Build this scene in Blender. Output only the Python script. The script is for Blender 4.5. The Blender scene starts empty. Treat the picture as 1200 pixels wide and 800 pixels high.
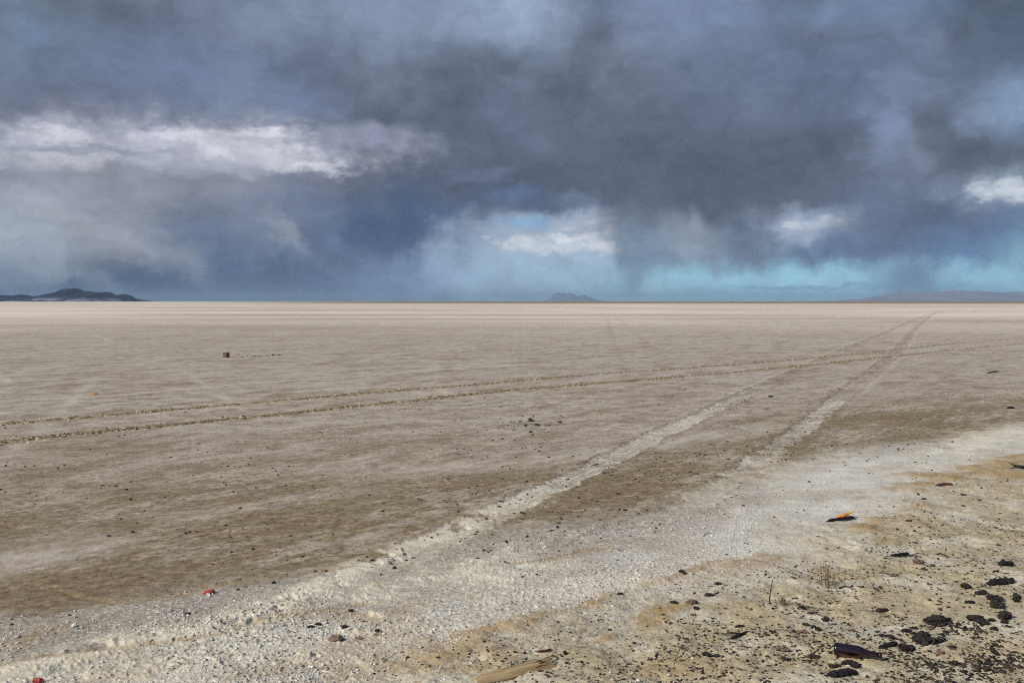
import bpy, bmesh, math, random
import numpy as np
from mathutils import Vector, Matrix, Euler
sc = bpy.context.scene
C = sc.collection
R = math.radians
rng = random.Random(7)

# ---------------------------------------------------------------- camera
F = 1177.0                       # focal length in pixels of the 1200 px wide photograph
CAM_H = 1.5
HORIZON = 353.0
PITCH = math.atan((400 - HORIZON) / F)
cd = bpy.data.cameras.new('camera')
cam = bpy.data.objects.new('camera', cd); C.objects.link(cam)
cam.location = (0, 0, CAM_H)
cam.rotation_euler = (math.pi / 2 - PITCH, 0, 0)
cd.sensor_width = 36; cd.lens = 36 * F / 1200
cd.clip_start = 0.05; cd.clip_end = 200000
sc.camera = cam
sc.view_settings.view_transform = 'Standard'
sc.view_settings.look = 'None'
sc.view_settings.exposure = 0.0
sc.view_settings.gamma = 1.0
sc.cycles.use_denoising = False
sc.cycles.pixel_filter_type = 'BLACKMAN_HARRIS'; sc.cycles.filter_width = 1.1
sc.cycles.use_adaptive_sampling = True; sc.cycles.adaptive_threshold = 0.015
sc.cycles.max_bounces = 5; sc.cycles.diffuse_bounces = 2; sc.cycles.glossy_bounces = 2; sc.cycles.transmission_bounces = 5; sc.cycles.volume_bounces = 0
ct, st = math.cos(PITCH), math.sin(PITCH)

def ray(px, py):
    p = (px - 600) / F; q = (400 - py) / F
    return Vector((p, ct + q * st, -st + q * ct))
def gnd(px, py):
    """point of the flat ground seen at a pixel of the photograph"""
    d = ray(px, py); s = -CAM_H / d.z
    return d.x * s, d.y * s
def azel(px, py):
    d = ray(px, py)
    return math.atan2(d.x, d.y), math.atan2(d.z, math.hypot(d.x, d.y))
def lin(c):
    return tuple((v / 255 / 12.92) if v / 255 <= 0.04045 else ((v / 255 + 0.055) / 1.055) ** 2.4 for v in c)

def tag(o, label=None, cat=None, group=None, kind=None):
    if label: o['label'] = label
    if cat: o['category'] = cat
    if group: o['group'] = group
    if kind: o['kind'] = kind
    return o
def empty(name, loc, rz=0.0):
    o = bpy.data.objects.new(name, None); C.objects.link(o)
    o.empty_display_size = 0.05
    o.location = loc; o.rotation_euler = (0, 0, rz)
    return o
def link(name, me, m, parent=None, smooth=False):
    if m is not None:
        me.materials.clear(); me.materials.append(m)
    if smooth:
        for p in me.polygons: p.use_smooth = True
    o = bpy.data.objects.new(name, me); C.objects.link(o)
    if parent: o.parent = parent
    return o
def from_bm(name, bm, m, parent=None, smooth=False):
    me = bpy.data.meshes.new(name); bm.to_mesh(me); bm.free()
    return link(name, me, m, parent, smooth)

# ---------------------------------------------------------------- node helpers
class NT:
    def __init__(s, tree): s.t = tree; s.n = tree.nodes; s.l = tree.links
    def new(s, kind, **kw):
        n = s.n.new(kind)
        for k, v in kw.items(): setattr(n, k, v)
        return n
    def put(s, sock, v):
        if v is None: return
        if hasattr(v, 'is_output') or isinstance(v, bpy.types.NodeSocket): s.l.new(v, sock)
        else:
            if sock.type == 'RGBA' and len(v) == 3: v = (*v, 1)
            sock.default_value = v
    def math(s, op, a, b=None, c=None, clamp=False):
        n = s.new('ShaderNodeMath', operation=op, use_clamp=clamp)
        for i, v in enumerate((a, b, c)):
            if v is not None: s.put(n.inputs[i], v)
        return n.outputs[0]
    def vmath(s, op, a, b=None, scale=None):
        n = s.new('ShaderNodeVectorMath', operation=op)
        s.put(n.inputs[0], a)
        if b is not None: s.put(n.inputs[1], b)
        if scale is not None: s.put(n.inputs['Scale'], scale)
        return n.outputs['Value'] if op in ('LENGTH', 'DOT_PRODUCT') else n.outputs[0]
    def mix(s, f, a, b, mode='MIX'):
        n = s.new('ShaderNodeMix', data_type='RGBA', blend_type=mode)
        s.put(n.inputs[0], f); s.put(n.inputs[6], a); s.put(n.inputs[7], b)
        return n.outputs[2]
    def ss(s, v, a, b, lo=0.0, hi=1.0):
        n = s.new('ShaderNodeMapRange', interpolation_type='SMOOTHSTEP')
        s.put(n.inputs[0], v); n.inputs[1].default_value = a; n.inputs[2].default_value = b
        n.inputs[3].default_value = lo; n.inputs[4].default_value = hi
        return n.outputs[0]
    def lerp(s, v, a, b, lo=0.0, hi=1.0):
        n = s.new('ShaderNodeMapRange'); n.clamp = True
        s.put(n.inputs[0], v); n.inputs[1].default_value = a; n.inputs[2].default_value = b
        n.inputs[3].default_value = lo; n.inputs[4].default_value = hi
        return n.outputs[0]
    def noise(s, vec, scale, detail=4, rough=0.5, dist=0.0, color=False, lac=2.0):
        n = s.new('ShaderNodeTexNoise')
        s.put(n.inputs['Vector'], vec)
        n.inputs['Scale'].default_value = scale; n.inputs['Detail'].default_value = detail
        n.inputs['Roughness'].default_value = rough; n.inputs['Distortion'].default_value = dist
        n.inputs['Lacunarity'].default_value = lac
        return n.outputs[1] if color else n.outputs[0]
    def xyz(s, x, y, z=0.0):
        n = s.new('ShaderNodeCombineXYZ')
        s.put(n.inputs[0], x); s.put(n.inputs[1], y); s.put(n.inputs[2], z)
        return n.outputs[0]
    def mapping(s, vec, loc=(0, 0, 0), rot=(0, 0, 0), scale=(1, 1, 1), kind='POINT'):
        n = s.new('ShaderNodeMapping', vector_type=kind)
        s.put(n.inputs[0], vec)
        n.inputs[1].default_value = loc; n.inputs[2].default_value = rot; n.inputs[3].default_value = scale
        return n.outputs[0]
# ---------------------------------------------------------------- sun, sky and storm clouds
SUN_AZ, SUN_EL = R(-122), R(34)          # azimuth clockwise from +Y: behind the camera, to the left
SUN_DIR = Vector((math.sin(SUN_AZ) * math.cos(SUN_EL), math.cos(SUN_AZ) * math.cos(SUN_EL), math.sin(SUN_EL)))
sl = bpy.data.lights.new('sun', 'SUN'); sl.energy = 4.0; sl.angle = R(0.6); sl.color = (1.0, 0.93, 0.82)
so = bpy.data.objects.new('sun', sl); C.objects.link(so)
so.rotation_euler = SUN_DIR.to_track_quat('Z', 'Y').to_euler()
so.location = (-20, -15, 20)

w = bpy.data.worlds.new('World'); sc.world = w; w.use_nodes = True
w.node_tree.nodes.clear()
k = NT(w.node_tree)
SKY_S = 0.1
sky = k.new('ShaderNodeTexSky', sky_type='NISHITA', sun_disc=False)
sky.sun_elevation = SUN_EL; sky.sun_rotation = SUN_AZ % (2 * math.pi)
sky.altitude = 1300; sky.air_density = 1.0; sky.dust_density = 0.6; sky.ozone_density = 1.6
D = k.new('ShaderNodeTexCoord').outputs['Generated']
D = k.vmath('NORMALIZE', D)
sep = k.new('ShaderNodeSeparateXYZ'); k.put(sep.inputs[0], D)
dx, dy, dz = sep.outputs
az = k.math('ARCTAN2', dx, dy)
el = k.math('ARCSINE', dz)
PX = F / 100.0                            # one sky unit = 100 px of the photograph
P = k.xyz(k.math('MULTIPLY', az, PX), k.math('MULTIPLY', el, PX))
def centred(v): return k.vmath('SUBTRACT', v, (0.5, 0.5, 0.5))
nsoft = centred(k.noise(P, 0.9, 2, 0.5, color=True))
nmid = centred(k.noise(P, 2.6, 4, 0.55, color=True))
nfine = centred(k.noise(k.mapping(P, scale=(0.75, 1.5, 1)), 5.0, 5, 0.62, color=True))
Pslant = k.mapping(P, rot=(0, 0, R(8)), scale=(1.0, 0.16, 1))
nstreak = centred(k.noise(k.vmath('ADD', Pslant, k.vmath('MULTIPLY', nsoft, (0.25, 0.05, 0))), 2.6, 3, 0.5, color=True))
def flat(v, a, b): return k.vmath('MULTIPLY', v, (a, b, 0))
WARP = {
    'soft': k.vmath('ADD', P, k.vmath('ADD', flat(nsoft, 0.8, 0.45), flat(nmid, 0.35, 0.22))),
    'mid': k.vmath('ADD', P, k.vmath('ADD', flat(nsoft, 0.5, 0.25), k.vmath('ADD', flat(nmid, 0.6, 0.3), flat(nfine, 0.25, 0.15)))),
    'fine': k.vmath('ADD', P, k.vmath('ADD', flat(nmid, 0.6, 0.20), flat(nfine, 0.9, 0.30))),
    'streak': k.vmath('ADD', P, k.vmath('ADD', flat(nsoft, 0.5, 0.15), k.vmath('ADD', flat(nmid, 0.25, 0.25), flat(nstreak, 0.16, 0.75)))),
}
def sepc(v, i):
    n = k.new('ShaderNodeSeparateXYZ'); k.put(n.inputs[0], v); return n.outputs[i]
NSC = {'soft': sepc(nsoft, 2), 'mid': sepc(nmid, 2), 'fine': sepc(nfine, 2), 'streak': sepc(nstreak, 0)}

clear = k.vmath('SCALE', sky.outputs[0], scale=SKY_S)
low = k.ss(el, 0.16, 0.0)
clear = k.mix(k.math('MULTIPLY', low, 0.9), k.mix(0.5, clear, lin((104, 160, 214))), lin((140, 193, 214)))
col = clear

# the storm deck: everything above a ragged lower edge
Pdeck = WARP['streak']
sp = k.new('ShaderNodeSeparateXYZ'); k.put(sp.inputs[0], Pdeck)
deck = k.ss(sp.outputs[1], 0.22, 0.95)
dn = k.noise(WARP['soft'], 0.8, 5, 0.52)
deckcol = k.mix(k.ss(dn, 0.34, 0.68), lin((86, 94, 110)), lin((122, 133, 155)))
col = k.mix(deck, col, deckcol)

def blob(cx, cy, rx, ry, c, a=0.8, warp='soft', rot=0, na=0.35, s0=0.0, s1=0.9):
    global col
    A, E = azel(cx, cy)
    m = k.mapping(WARP[warp], loc=(A * PX, E * PX, 0), rot=(0, 0, R(rot)), scale=(rx / 100, ry / 100, 1), kind='TEXTURE')
    f = k.math('MULTIPLY_ADD', NSC[warp], -na * 2, k.vmath('LENGTH', m))
    col = k.mix(k.ss(f, 1 - s1, 1 - s0, a, 0.0), col, lin(c))

def puffs(lst, c, a=0.9, warp='fine', na=0.8, s0=0.0, s1=0.9):
    """several lumps of one cloud"""
    global col
    best = None
    for cx, cy, rx, ry in lst:
        A, E = azel(cx, cy)
        m = k.vmath('MULTIPLY', k.vmath('SUBTRACT', WARP[warp], (A * PX, E * PX, 0)), (100 / rx, 100 / ry, 0))
        L = k.vmath('LENGTH', m)
        best = L if best is None else k.math('SMOOTH_MIN', best, L, 0.25)
    f = k.math('MULTIPLY_ADD', NSC[warp], -na * 2, best)
    col = k.mix(k.ss(f, 1 - s1, 1 - s0, a, 0.0), col, lin(c))
# rain to the horizon on the left
blob(120, 330, 560, 150, (112, 126, 150), 1.0, 'soft', s0=0.0, s1=.35)
# broad tones of the deck overhead
blob(190, 75, 230, 75, (114, 129, 160), .8)
blob(30, 40, 150, 110, (108, 122, 142), .6)
blob(290, 25, 130, 45, (112, 120, 142), .6)
blob(90, 132, 220, 45, (113, 120, 143), .8)
blob(470, -5, 330, 95, (136, 151, 177), .85)
blob(610, -5, 95, 95, (160, 179, 206), .75)
blob(345, 112, 90, 28, (120, 132, 166), .6, rot=-18)
blob(815, 5, 200, 85, (124, 141, 172), .8, rot=-14)
blob(1010, 5, 170, 40, (112, 138, 170), .6)
blob(590, 150, 130, 85, (90, 101, 122), .7)
blob(770, 130, 200, 90, (104, 114, 133), .7)
blob(850, 195, 270, 95, (86, 94, 112), .95)
blob(980, 95, 230, 80, (102, 116, 144), .7)
blob(1190, 40, 80, 65, (86, 101, 123), .75)
blob(1195, 120, 80, 55, (130, 154, 184), .8, 'mid')
blob(1040, 145, 42, 75, (130, 144, 176), .75, 'mid', rot=-12)
blob(610, 222, 190, 55, (82, 91, 110), .85)
blob(430, 212, 230, 45, (88, 96, 116), .85)
blob(560, 205, 70, 16, (112, 122, 148), .6, 'mid')
# the bright gap on the left
blob(200, 176, 330, 60, (150, 154, 172), .85, 'mid', na=.4)
blob(90, 180, 210, 44, (180, 184, 199), .8, 'mid', na=.5)
blob(270, 178, 180, 40, (186, 190, 204), .85, 'mid', na=.5)
blob(200, 176, 300, 46, (176, 179, 194), .6, 'fine', na=.9)
puffs([(70, 163, 75, 15), (75, 190, 90, 13), (212, 161, 70, 18), (268, 174, 70, 18), (325, 176, 65, 18), (362, 193, 60, 15), (300, 158, 80, 10)], (222, 223, 232), .85, s0=-.1, s1=1.15)
blob(190, 214, 330, 20, (136, 138, 154), .8, 'mid', na=.5)
blob(432, 163, 100, 26, (152, 158, 182), .8, 'mid', na=.5)
blob(125, 177, 95, 7, (142, 147, 164), .75, 'fine', na=.5)
blob(60, 177, 60, 5, (150, 154, 170), .7, 'fine', na=.5)
blob(175, 205, 150, 20, (128, 131, 147), .85, 'mid', na=.5)
blob(40, 209, 140, 14, (130, 134, 150), .75, 'mid', na=.5)
blob(340, 214, 110, 12, (112, 119, 138), .75, 'mid', na=.5)
# rain and mist on the left
blob(70, 255, 300, 100, (153, 158, 170), .95)
blob(0, 290, 120, 80, (176, 187, 200), .85, 'mid')
blob(200, 262, 130, 70, (134, 139, 153), .7, 'mid')
blob(150, 348, 360, 78, (62, 77, 108), .97, 'mid')
blob(10, 318, 80, 26, (136, 150, 168), .6, 'mid')
blob(255, 285, 100, 65, (100, 116, 145), .8, 'mid')
blob(245, 248, 80, 14, (108, 116, 132), .7, 'mid')
blob(330, 245, 90, 40, (126, 135, 160), .7, 'mid')
blob(480, 268, 200, 75, (72, 90, 122), .95, 'mid')
blob(110, 268, 190, 24, (164, 169, 180), .6, 'mid', rot=-24)
blob(215, 300, 150, 20, (142, 150, 165), .6, 'mid', rot=-34)
blob(40, 300, 110, 20, (160, 170, 184), .6, 'mid', rot=-20)
blob(420, 300, 120, 18, (104, 122, 154), .5, 'mid', rot=-40)
blob(332, 272, 62, 16, (148, 155, 170), .8, 'mid', rot=-38)
blob(345, 335, 170, 55, (78, 94, 126), .9, 'streak')
blob(470, 330, 120, 42, (116, 138, 174), .85, 'streak')
blob(570, 320, 120, 62, (142, 165, 195), .95, 'streak')
# open sky and cumulus in the middle
blob(660, 276, 190, 58, (158, 176, 198), .85, 'mid', na=.5)
blob(655, 292, 175, 62, (176, 191, 209), .6, 'mid', na=.5)
blob(618, 262, 48, 13, (132, 172, 214), .8, 'fine', na=.6, s1=1.0)
blob(660, 285, 120, 22, (182, 192, 208), .9, 'fine', na=.6)
puffs([(640, 290, 78, 11), (692, 290, 70, 13), (735, 293, 34, 9), (606, 284, 46, 9), (672, 277, 60, 9), (690, 262, 40, 8)], (226, 228, 233), .9, na=.95, s0=-.1, s1=1.1)
blob(700, 256, 60, 30, (156, 167, 188), .8, 'mid', na=.5)
blob(640, 241, 100, 16, (82, 95, 122), .85, 'mid')
blob(610, 228, 60, 12, (96, 120, 160), .5, 'mid')
blob(640, 322, 200, 52, (162, 190, 215), .95, 'mid')
blob(740, 340, 150, 30, (160, 200, 216), .9, 'mid')
# rain shafts to the right
blob(752, 246, 66, 84, (90, 99, 118), .85, 'streak')
blob(770, 305, 80, 40, (112, 129, 153), .85, 'streak')
blob(810, 282, 70, 44, (146, 157, 174), .85, 'streak')
blob(875, 285, 62, 55, (102, 114, 137), .85, 'streak')
blob(975, 272, 120, 40, (134, 150, 178), .7, 'mid', na=.5)
blob(960, 264, 85, 30, (168, 181, 203), .95, 'mid', rot=-6, s1=.85)
blob(962, 262, 38, 10, (208, 215, 226), .8, 'fine', s1=.85)
blob(1000, 290, 65, 20, (104, 136, 180), .85, 'mid')
blob(955, 300, 85, 18, (94, 112, 142), .75, 'streak')
blob(1075, 270, 130, 85, (92, 105, 132), .9, 'streak')
blob(1070, 312, 75, 48, (92, 112, 142), .8, 'streak')
blob(1150, 290, 90, 50, (94, 122, 162), .75, 'streak')
blob(1172, 222, 80, 30, (150, 165, 186), .9, 'mid', s1=.85)
blob(1178, 224, 52, 17, (205, 213, 222), .9, 'fine', s1=.85)
blob(950, 330, 280, 34, (160, 212, 234), .92, 'mid', s1=.85)
blob(1165, 336, 110, 26, (154, 204, 228), .85, 'mid')
blob(1065, 322, 45, 40, (100, 118, 148), .7, 'streak')
blob(752, 316, 40, 50, (124, 148, 170), .6, 'streak')
blob(965, 338, 210, 5, (108, 152, 190), .5, 'fine')
puffs([(920, 331.5, 13, 3), (966, 332, 12, 2.5), (992, 331, 9, 2)], (196, 210, 222), .8, na=.4)
# a little broken texture all over
tex = k.lerp(k.noise(k.mapping(WARP['mid'], scale=(0.8, 1.2, 1)), 2.6, 8, 0.66), 0.27, 0.73, 0.80, 1.20)
col = k.vmath('SCALE', col, scale=tex)
# behind the camera, where the sun stands, the storm has not arrived
sunward = k.vmath('DOT_PRODUCT', D, tuple(SUN_DIR))
op = k.ss(k.math('MULTIPLY_ADD', k.math('SUBTRACT', dn, 0.5), 1.2, sunward), 0.1, 0.5)
col = k.mix(op, col, clear)
bg = k.new('ShaderNodeBackground'); k.put(bg.inputs[0], k.vmath('SCALE', col, scale=1 / SKY_S)); bg.inputs[1].default_value = SKY_S
ow = k.new('ShaderNodeOutputWorld'); k.l.new(bg.outputs[0], ow.inputs[0])
w.cycles.sampling_method = 'MANUAL'; w.cycles.sample_map_resolution = 512
# ---------------------------------------------------------------- numpy noise
def h2(ix, iy, seed):
    a = (ix.astype(np.int64) * 374761393 + iy.astype(np.int64) * 668265263 + seed * 1442695041) & 0xFFFFFFFF
    a = ((a ^ (a >> 13)) * 1274126177) & 0xFFFFFFFF
    a = ((a ^ (a >> 16)) * 2246822519) & 0xFFFFFFFF
    a = a ^ (a >> 15)
    return (a & 0xFFFFFF) / float(0x1000000)
def vnoise(x, y, seed):
    ix = np.floor(x); iy = np.floor(y); fx = x - ix; fy = y - iy
    fx = fx * fx * fx * (fx * (fx * 6 - 15) + 10); fy = fy * fy * fy * (fy * (fy * 6 - 15) + 10)
    a = h2(ix, iy, seed); b = h2(ix + 1, iy, seed); c = h2(ix, iy + 1, seed); d = h2(ix + 1, iy + 1, seed)
    return (a + (b - a) * fx) * (1 - fy) + (c + (d - c) * fx) * fy
def fbm(x, y, scale, octaves=4, gain=0.5, seed=0):
    x = x * scale; y = y * scale; s = 0; a = 1; t = 0
    for o in range(octaves):
        s = s + a * vnoise(x, y, seed + o * 17); t += a; a *= gain
        x, y = (0.8 * x - 0.6 * y) * 2.03 + 5.2, (0.6 * x + 0.8 * y) * 2.03 + 1.3
    return s / t
def lumps(x, y, cell, prob, seed, rmin=0.25, rmax=0.5):
    """rounded crumbs: 0 on the bare ground, up to 1 on top of a crumb"""
    x = x / cell; y = y / cell; ix = np.floor(x); iy = np.floor(y)
    out = np.zeros_like(x)
    for ox in (-1, 0, 1):
        for oy in (-1, 0, 1):
            jx = ix + ox; jy = iy + oy
            on = h2(jx, jy, seed) < prob
            cx = jx + 0.15 + 0.7 * h2(jx, jy, seed + 1); cy = jy + 0.15 + 0.7 * h2(jx, jy, seed + 2)
            r = rmin + (rmax - rmin) * h2(jx, jy, seed + 3) ** 2
            d2 = ((x - cx) ** 2 + (y - cy) ** 2) / (r * r)
            out = np.maximum(out, np.where(on, np.sqrt(np.clip(1 - d2, 0, 1)) * r / rmax, 0))
    return out
def sstep(v, a, b):
    t = np.clip((v - a) / (b - a), 0, 1); return t * t * (3 - 2 * t)

# ---------------------------------------------------------------- where things lie on the flat
def curve(pts):
    xs = np.array([p[0] for p in pts], float); ys = np.array([p[1] for p in pts], float)
    return xs, ys
# upper edge of the white shore crust, upper edge of the yellow sand (pixels of the photograph, laid out on the ground)
SHORE = curve([(-900, 800), (-300, 735), (0, 706), (60, 702), (120, 688), (200, 674), (300, 666), (400, 656), (470, 642), (520, 632), (565, 622), (610, 610), (660, 601), (700, 592), (760, 585), (810, 573), (860, 560),
               (905, 545), (950, 526), (1000, 516), (1040, 514), (1080, 513), (1130, 506), (1200, 490), (1400, 455), (2200, 420)])
SAND = curve([(-900, 1000), (0, 880), (200, 850), (380, 810), (450, 782), (500, 762), (560, 742), (620, 726), (665, 716), (740, 692), (800, 676), (860, 658), (930, 636), (985, 610), (1020, 590), (1060, 568), (1095, 553), (1140, 543), (1200, 528), (1400, 480), (2200, 440)])
TR_A = [(-500, 570), (-200, 524), (0, 497), (100, 489), (200, 480), (300, 471.7), (400, 463), (500, 455), (600, 447), (700, 438), (800, 431.5), (900, 424), (1000, 415), (1100, 404), (1200, 396), (1400, 386)]
TR_B = [(-500, 610), (-200, 548), (0, 518.5), (100, 507.5), (200, 497.5), (300, 488), (400, 478), (500, 467.5), (600, 457), (700, 449), (800, 441), (900, 432.5), (1000, 422.5), (1100, 411.5), (1200, 402.5), (1400, 391)]
TR_C = [(-200, 865), (0, 792), (130, 764), (240, 738), (330, 711), (430, 668), (500, 638), (560, 611), (630, 578), (700, 546), (760, 515), (820, 487), (880, 459), (940, 432), (1000, 405), (1040, 388), (1070, 375), (1090, 368), (1130, 361)]
TR_D = [(600, 668), (700, 632), (800, 592), (850, 566), (885, 542), (920, 518), (950, 495), (985, 465), (1020, 438), (1048, 416), (1070, 388), (1080, 378), (1090, 370), (1100, 364), (1125, 358.5)]
TR_E = [(780, 596), (840, 572), (890, 553), (950, 538), (1000, 527), (1060, 518), (1120, 508), (1200, 497)]
TR_F = [(712, 374), (716, 390), (722, 410), (730, 428), (738, 452), (750, 490)]
TR_G = [(725, 372), (745, 392), (768, 412), (790, 428)]
TR_H = [(-200, 495), (0, 470), (140, 463), (240, 453), (400, 442), (550, 430), (700, 424), (850, 414), (1000, 402)]
TR_I = [(0, 484), (200, 468), (300, 462), (450, 452)]
TR_J = [(-100, 690), (0, 655), (150, 615), (300, 583), (430, 556), (560, 543), (720, 526), (800, 512), (900, 498)]
TR_K = [(120, 640), (220, 612), (330, 590), (420, 572)]
LIP_A = [(600, 660), (625, 658), (645, 654), (660, 649), (680, 645), (720, 640)]
LIP_B = [(-200, 800), (30, 772), (200, 752), (270, 744), (320, 722), (360, 718), (420, 706)]
LIP_C = [(60, 690), (130, 708), (220, 694), (300, 678), (420, 664)]
def g_line(pts):
    return np.array([gnd(x, y) for x, y in pts])
def dist_line(x, y, pts, n=400):
    """signed distance to a polyline drawn on the ground (positive on its far/left side)"""
    g = g_line(pts)
    best = np.full(x.shape, 1e9); sg = np.zeros(x.shape)
    for a, b in zip(g[:-1], g[1:]):
        ab = b - a; L = ab @ ab
        t = np.clip(((x - a[0]) * ab[0] + (y - a[1]) * ab[1]) / L, 0, 1)
        ex = x - (a[0] + t * ab[0]); ey = y - (a[1] + t * ab[1])
        d = np.hypot(ex, ey); s = np.sign(ab[0] * ey - ab[1] * ex)
        m = d < best; best = np.where(m, d, best); sg = np.where(m, s, sg)
    return best * np.where(sg == 0, 1, sg)
def proj(x, y):
    yy = np.maximum(y, 0.35)
    vz = -CAM_H
    depth = yy * ct - vz * st
    u = x / depth * F; v = (yy * st + vz * ct) / depth * F
    return 600 + np.clip(u, -3000, 3000), 400 - v

OCHRE = [(560, 744, 95, 9, 8, .8), (640, 722, 40, 5, 8, .6), (700, 706, 40, 5, 20, .7), (790, 676, 50, 4, 18, .8), (1150, 552, 95, 8, 12, 1.0), (1090, 557, 40, 6, 0, .9), (1010, 617, 28, 7, -4, 1.0),
         (765, 726, 34, 9, 22, .9), (715, 748, 40, 5, 24, .6), (1045, 636, 30, 3, 0, .5), (1110, 597, 40, 4, 0, .6), (545, 752, 40, 6, 5, .7), (850, 716, 30, 4, 0, .4), (440, 684, 14, 4, 10, .6),
         (420, 722, 50, 7, -4, .5), (330, 724, 34, 4, 14, .6), (90, 774, 70, 5, 10, .5), (480, 712, 60, 8, 12, .35), (420, 752, 70, 12, 10, .45), (500, 772, 90, 20, 10, .6), (330, 782, 90, 12, 12, .35), (60, 740, 60, 6, 14, .3), (150, 790, 90, 8, 8, .4), (960, 650, 40, 8, 20, .4), (880, 660, 60, 8, 14, .5), (780, 790, 60, 9, 0, .45), (560, 790, 80, 10, 0, .4),
         (1060, 620, 60, 6, 0, .4), (1180, 560, 60, 6, 0, .7), (640, 656, 40, 1.6, 6, .5), (700, 646, 40, 1.6, 8, .4)]
YELLOW = [(880, 722, 75, 16, -4, .9), (1010, 672, 70, 14, 0, .8), (920, 690, 60, 12, 20, .6), (740, 752, 60, 16, 22, .7), (1100, 690, 120, 24, 10, .5), (1080, 770, 130, 18, 0, .7), (680, 780, 50, 10, 0, .6), (1170, 700, 70, 20, 0, .6), (950, 760, 60, 20, 0, .4)]
WHITES = [(560, 672, 90, 20, 10, .7), (430, 690, 60, 10, 10, .8), (260, 745, 60, 8, 10, 1.0), (424, 778, 30, 5, -40, .5), (400, 738, 22, 4, 0, .8), (440, 720, 16, 3, -14, .9), (930, 705, 12, 3, 0, .8), (957, 727, 22, 5, -8, .9), (1000, 640, 40, 7, -20, .6),
          (970, 655, 34, 8, -10, .5), (700, 690, 80, 12, 6, .5), (905, 705, 14, 6, 30, .6), (1080, 690, 22, 5, 0, .5), (250, 770, 240, 22, 6, .6), (1130, 640, 40, 8, 0, .35), (1160, 600, 50, 8, 0, .4), (1072, 632, 22, 2, 0, .7), (880, 560, 90, 16, 14, .5), (1160, 512, 70, 10, 10, .8)]
def spots(px, py, lst, nz):
    out = np.zeros_like(px)
    for cx, cy, rx, ry, rot, a in lst:
        c, s = math.cos(R(rot)), math.sin(R(rot))
        ex, ey = px - cx, py - cy
        u = (ex * c - ey * s) / rx; v = (ex * s + ey * c) / ry
        f = 1 - np.sqrt(u * u + v * v) * 0.62 + (nz - 0.5) * 1.5
        out = np.maximum(out, a * sstep(f, -0.1, 1.05))
    return out

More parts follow.
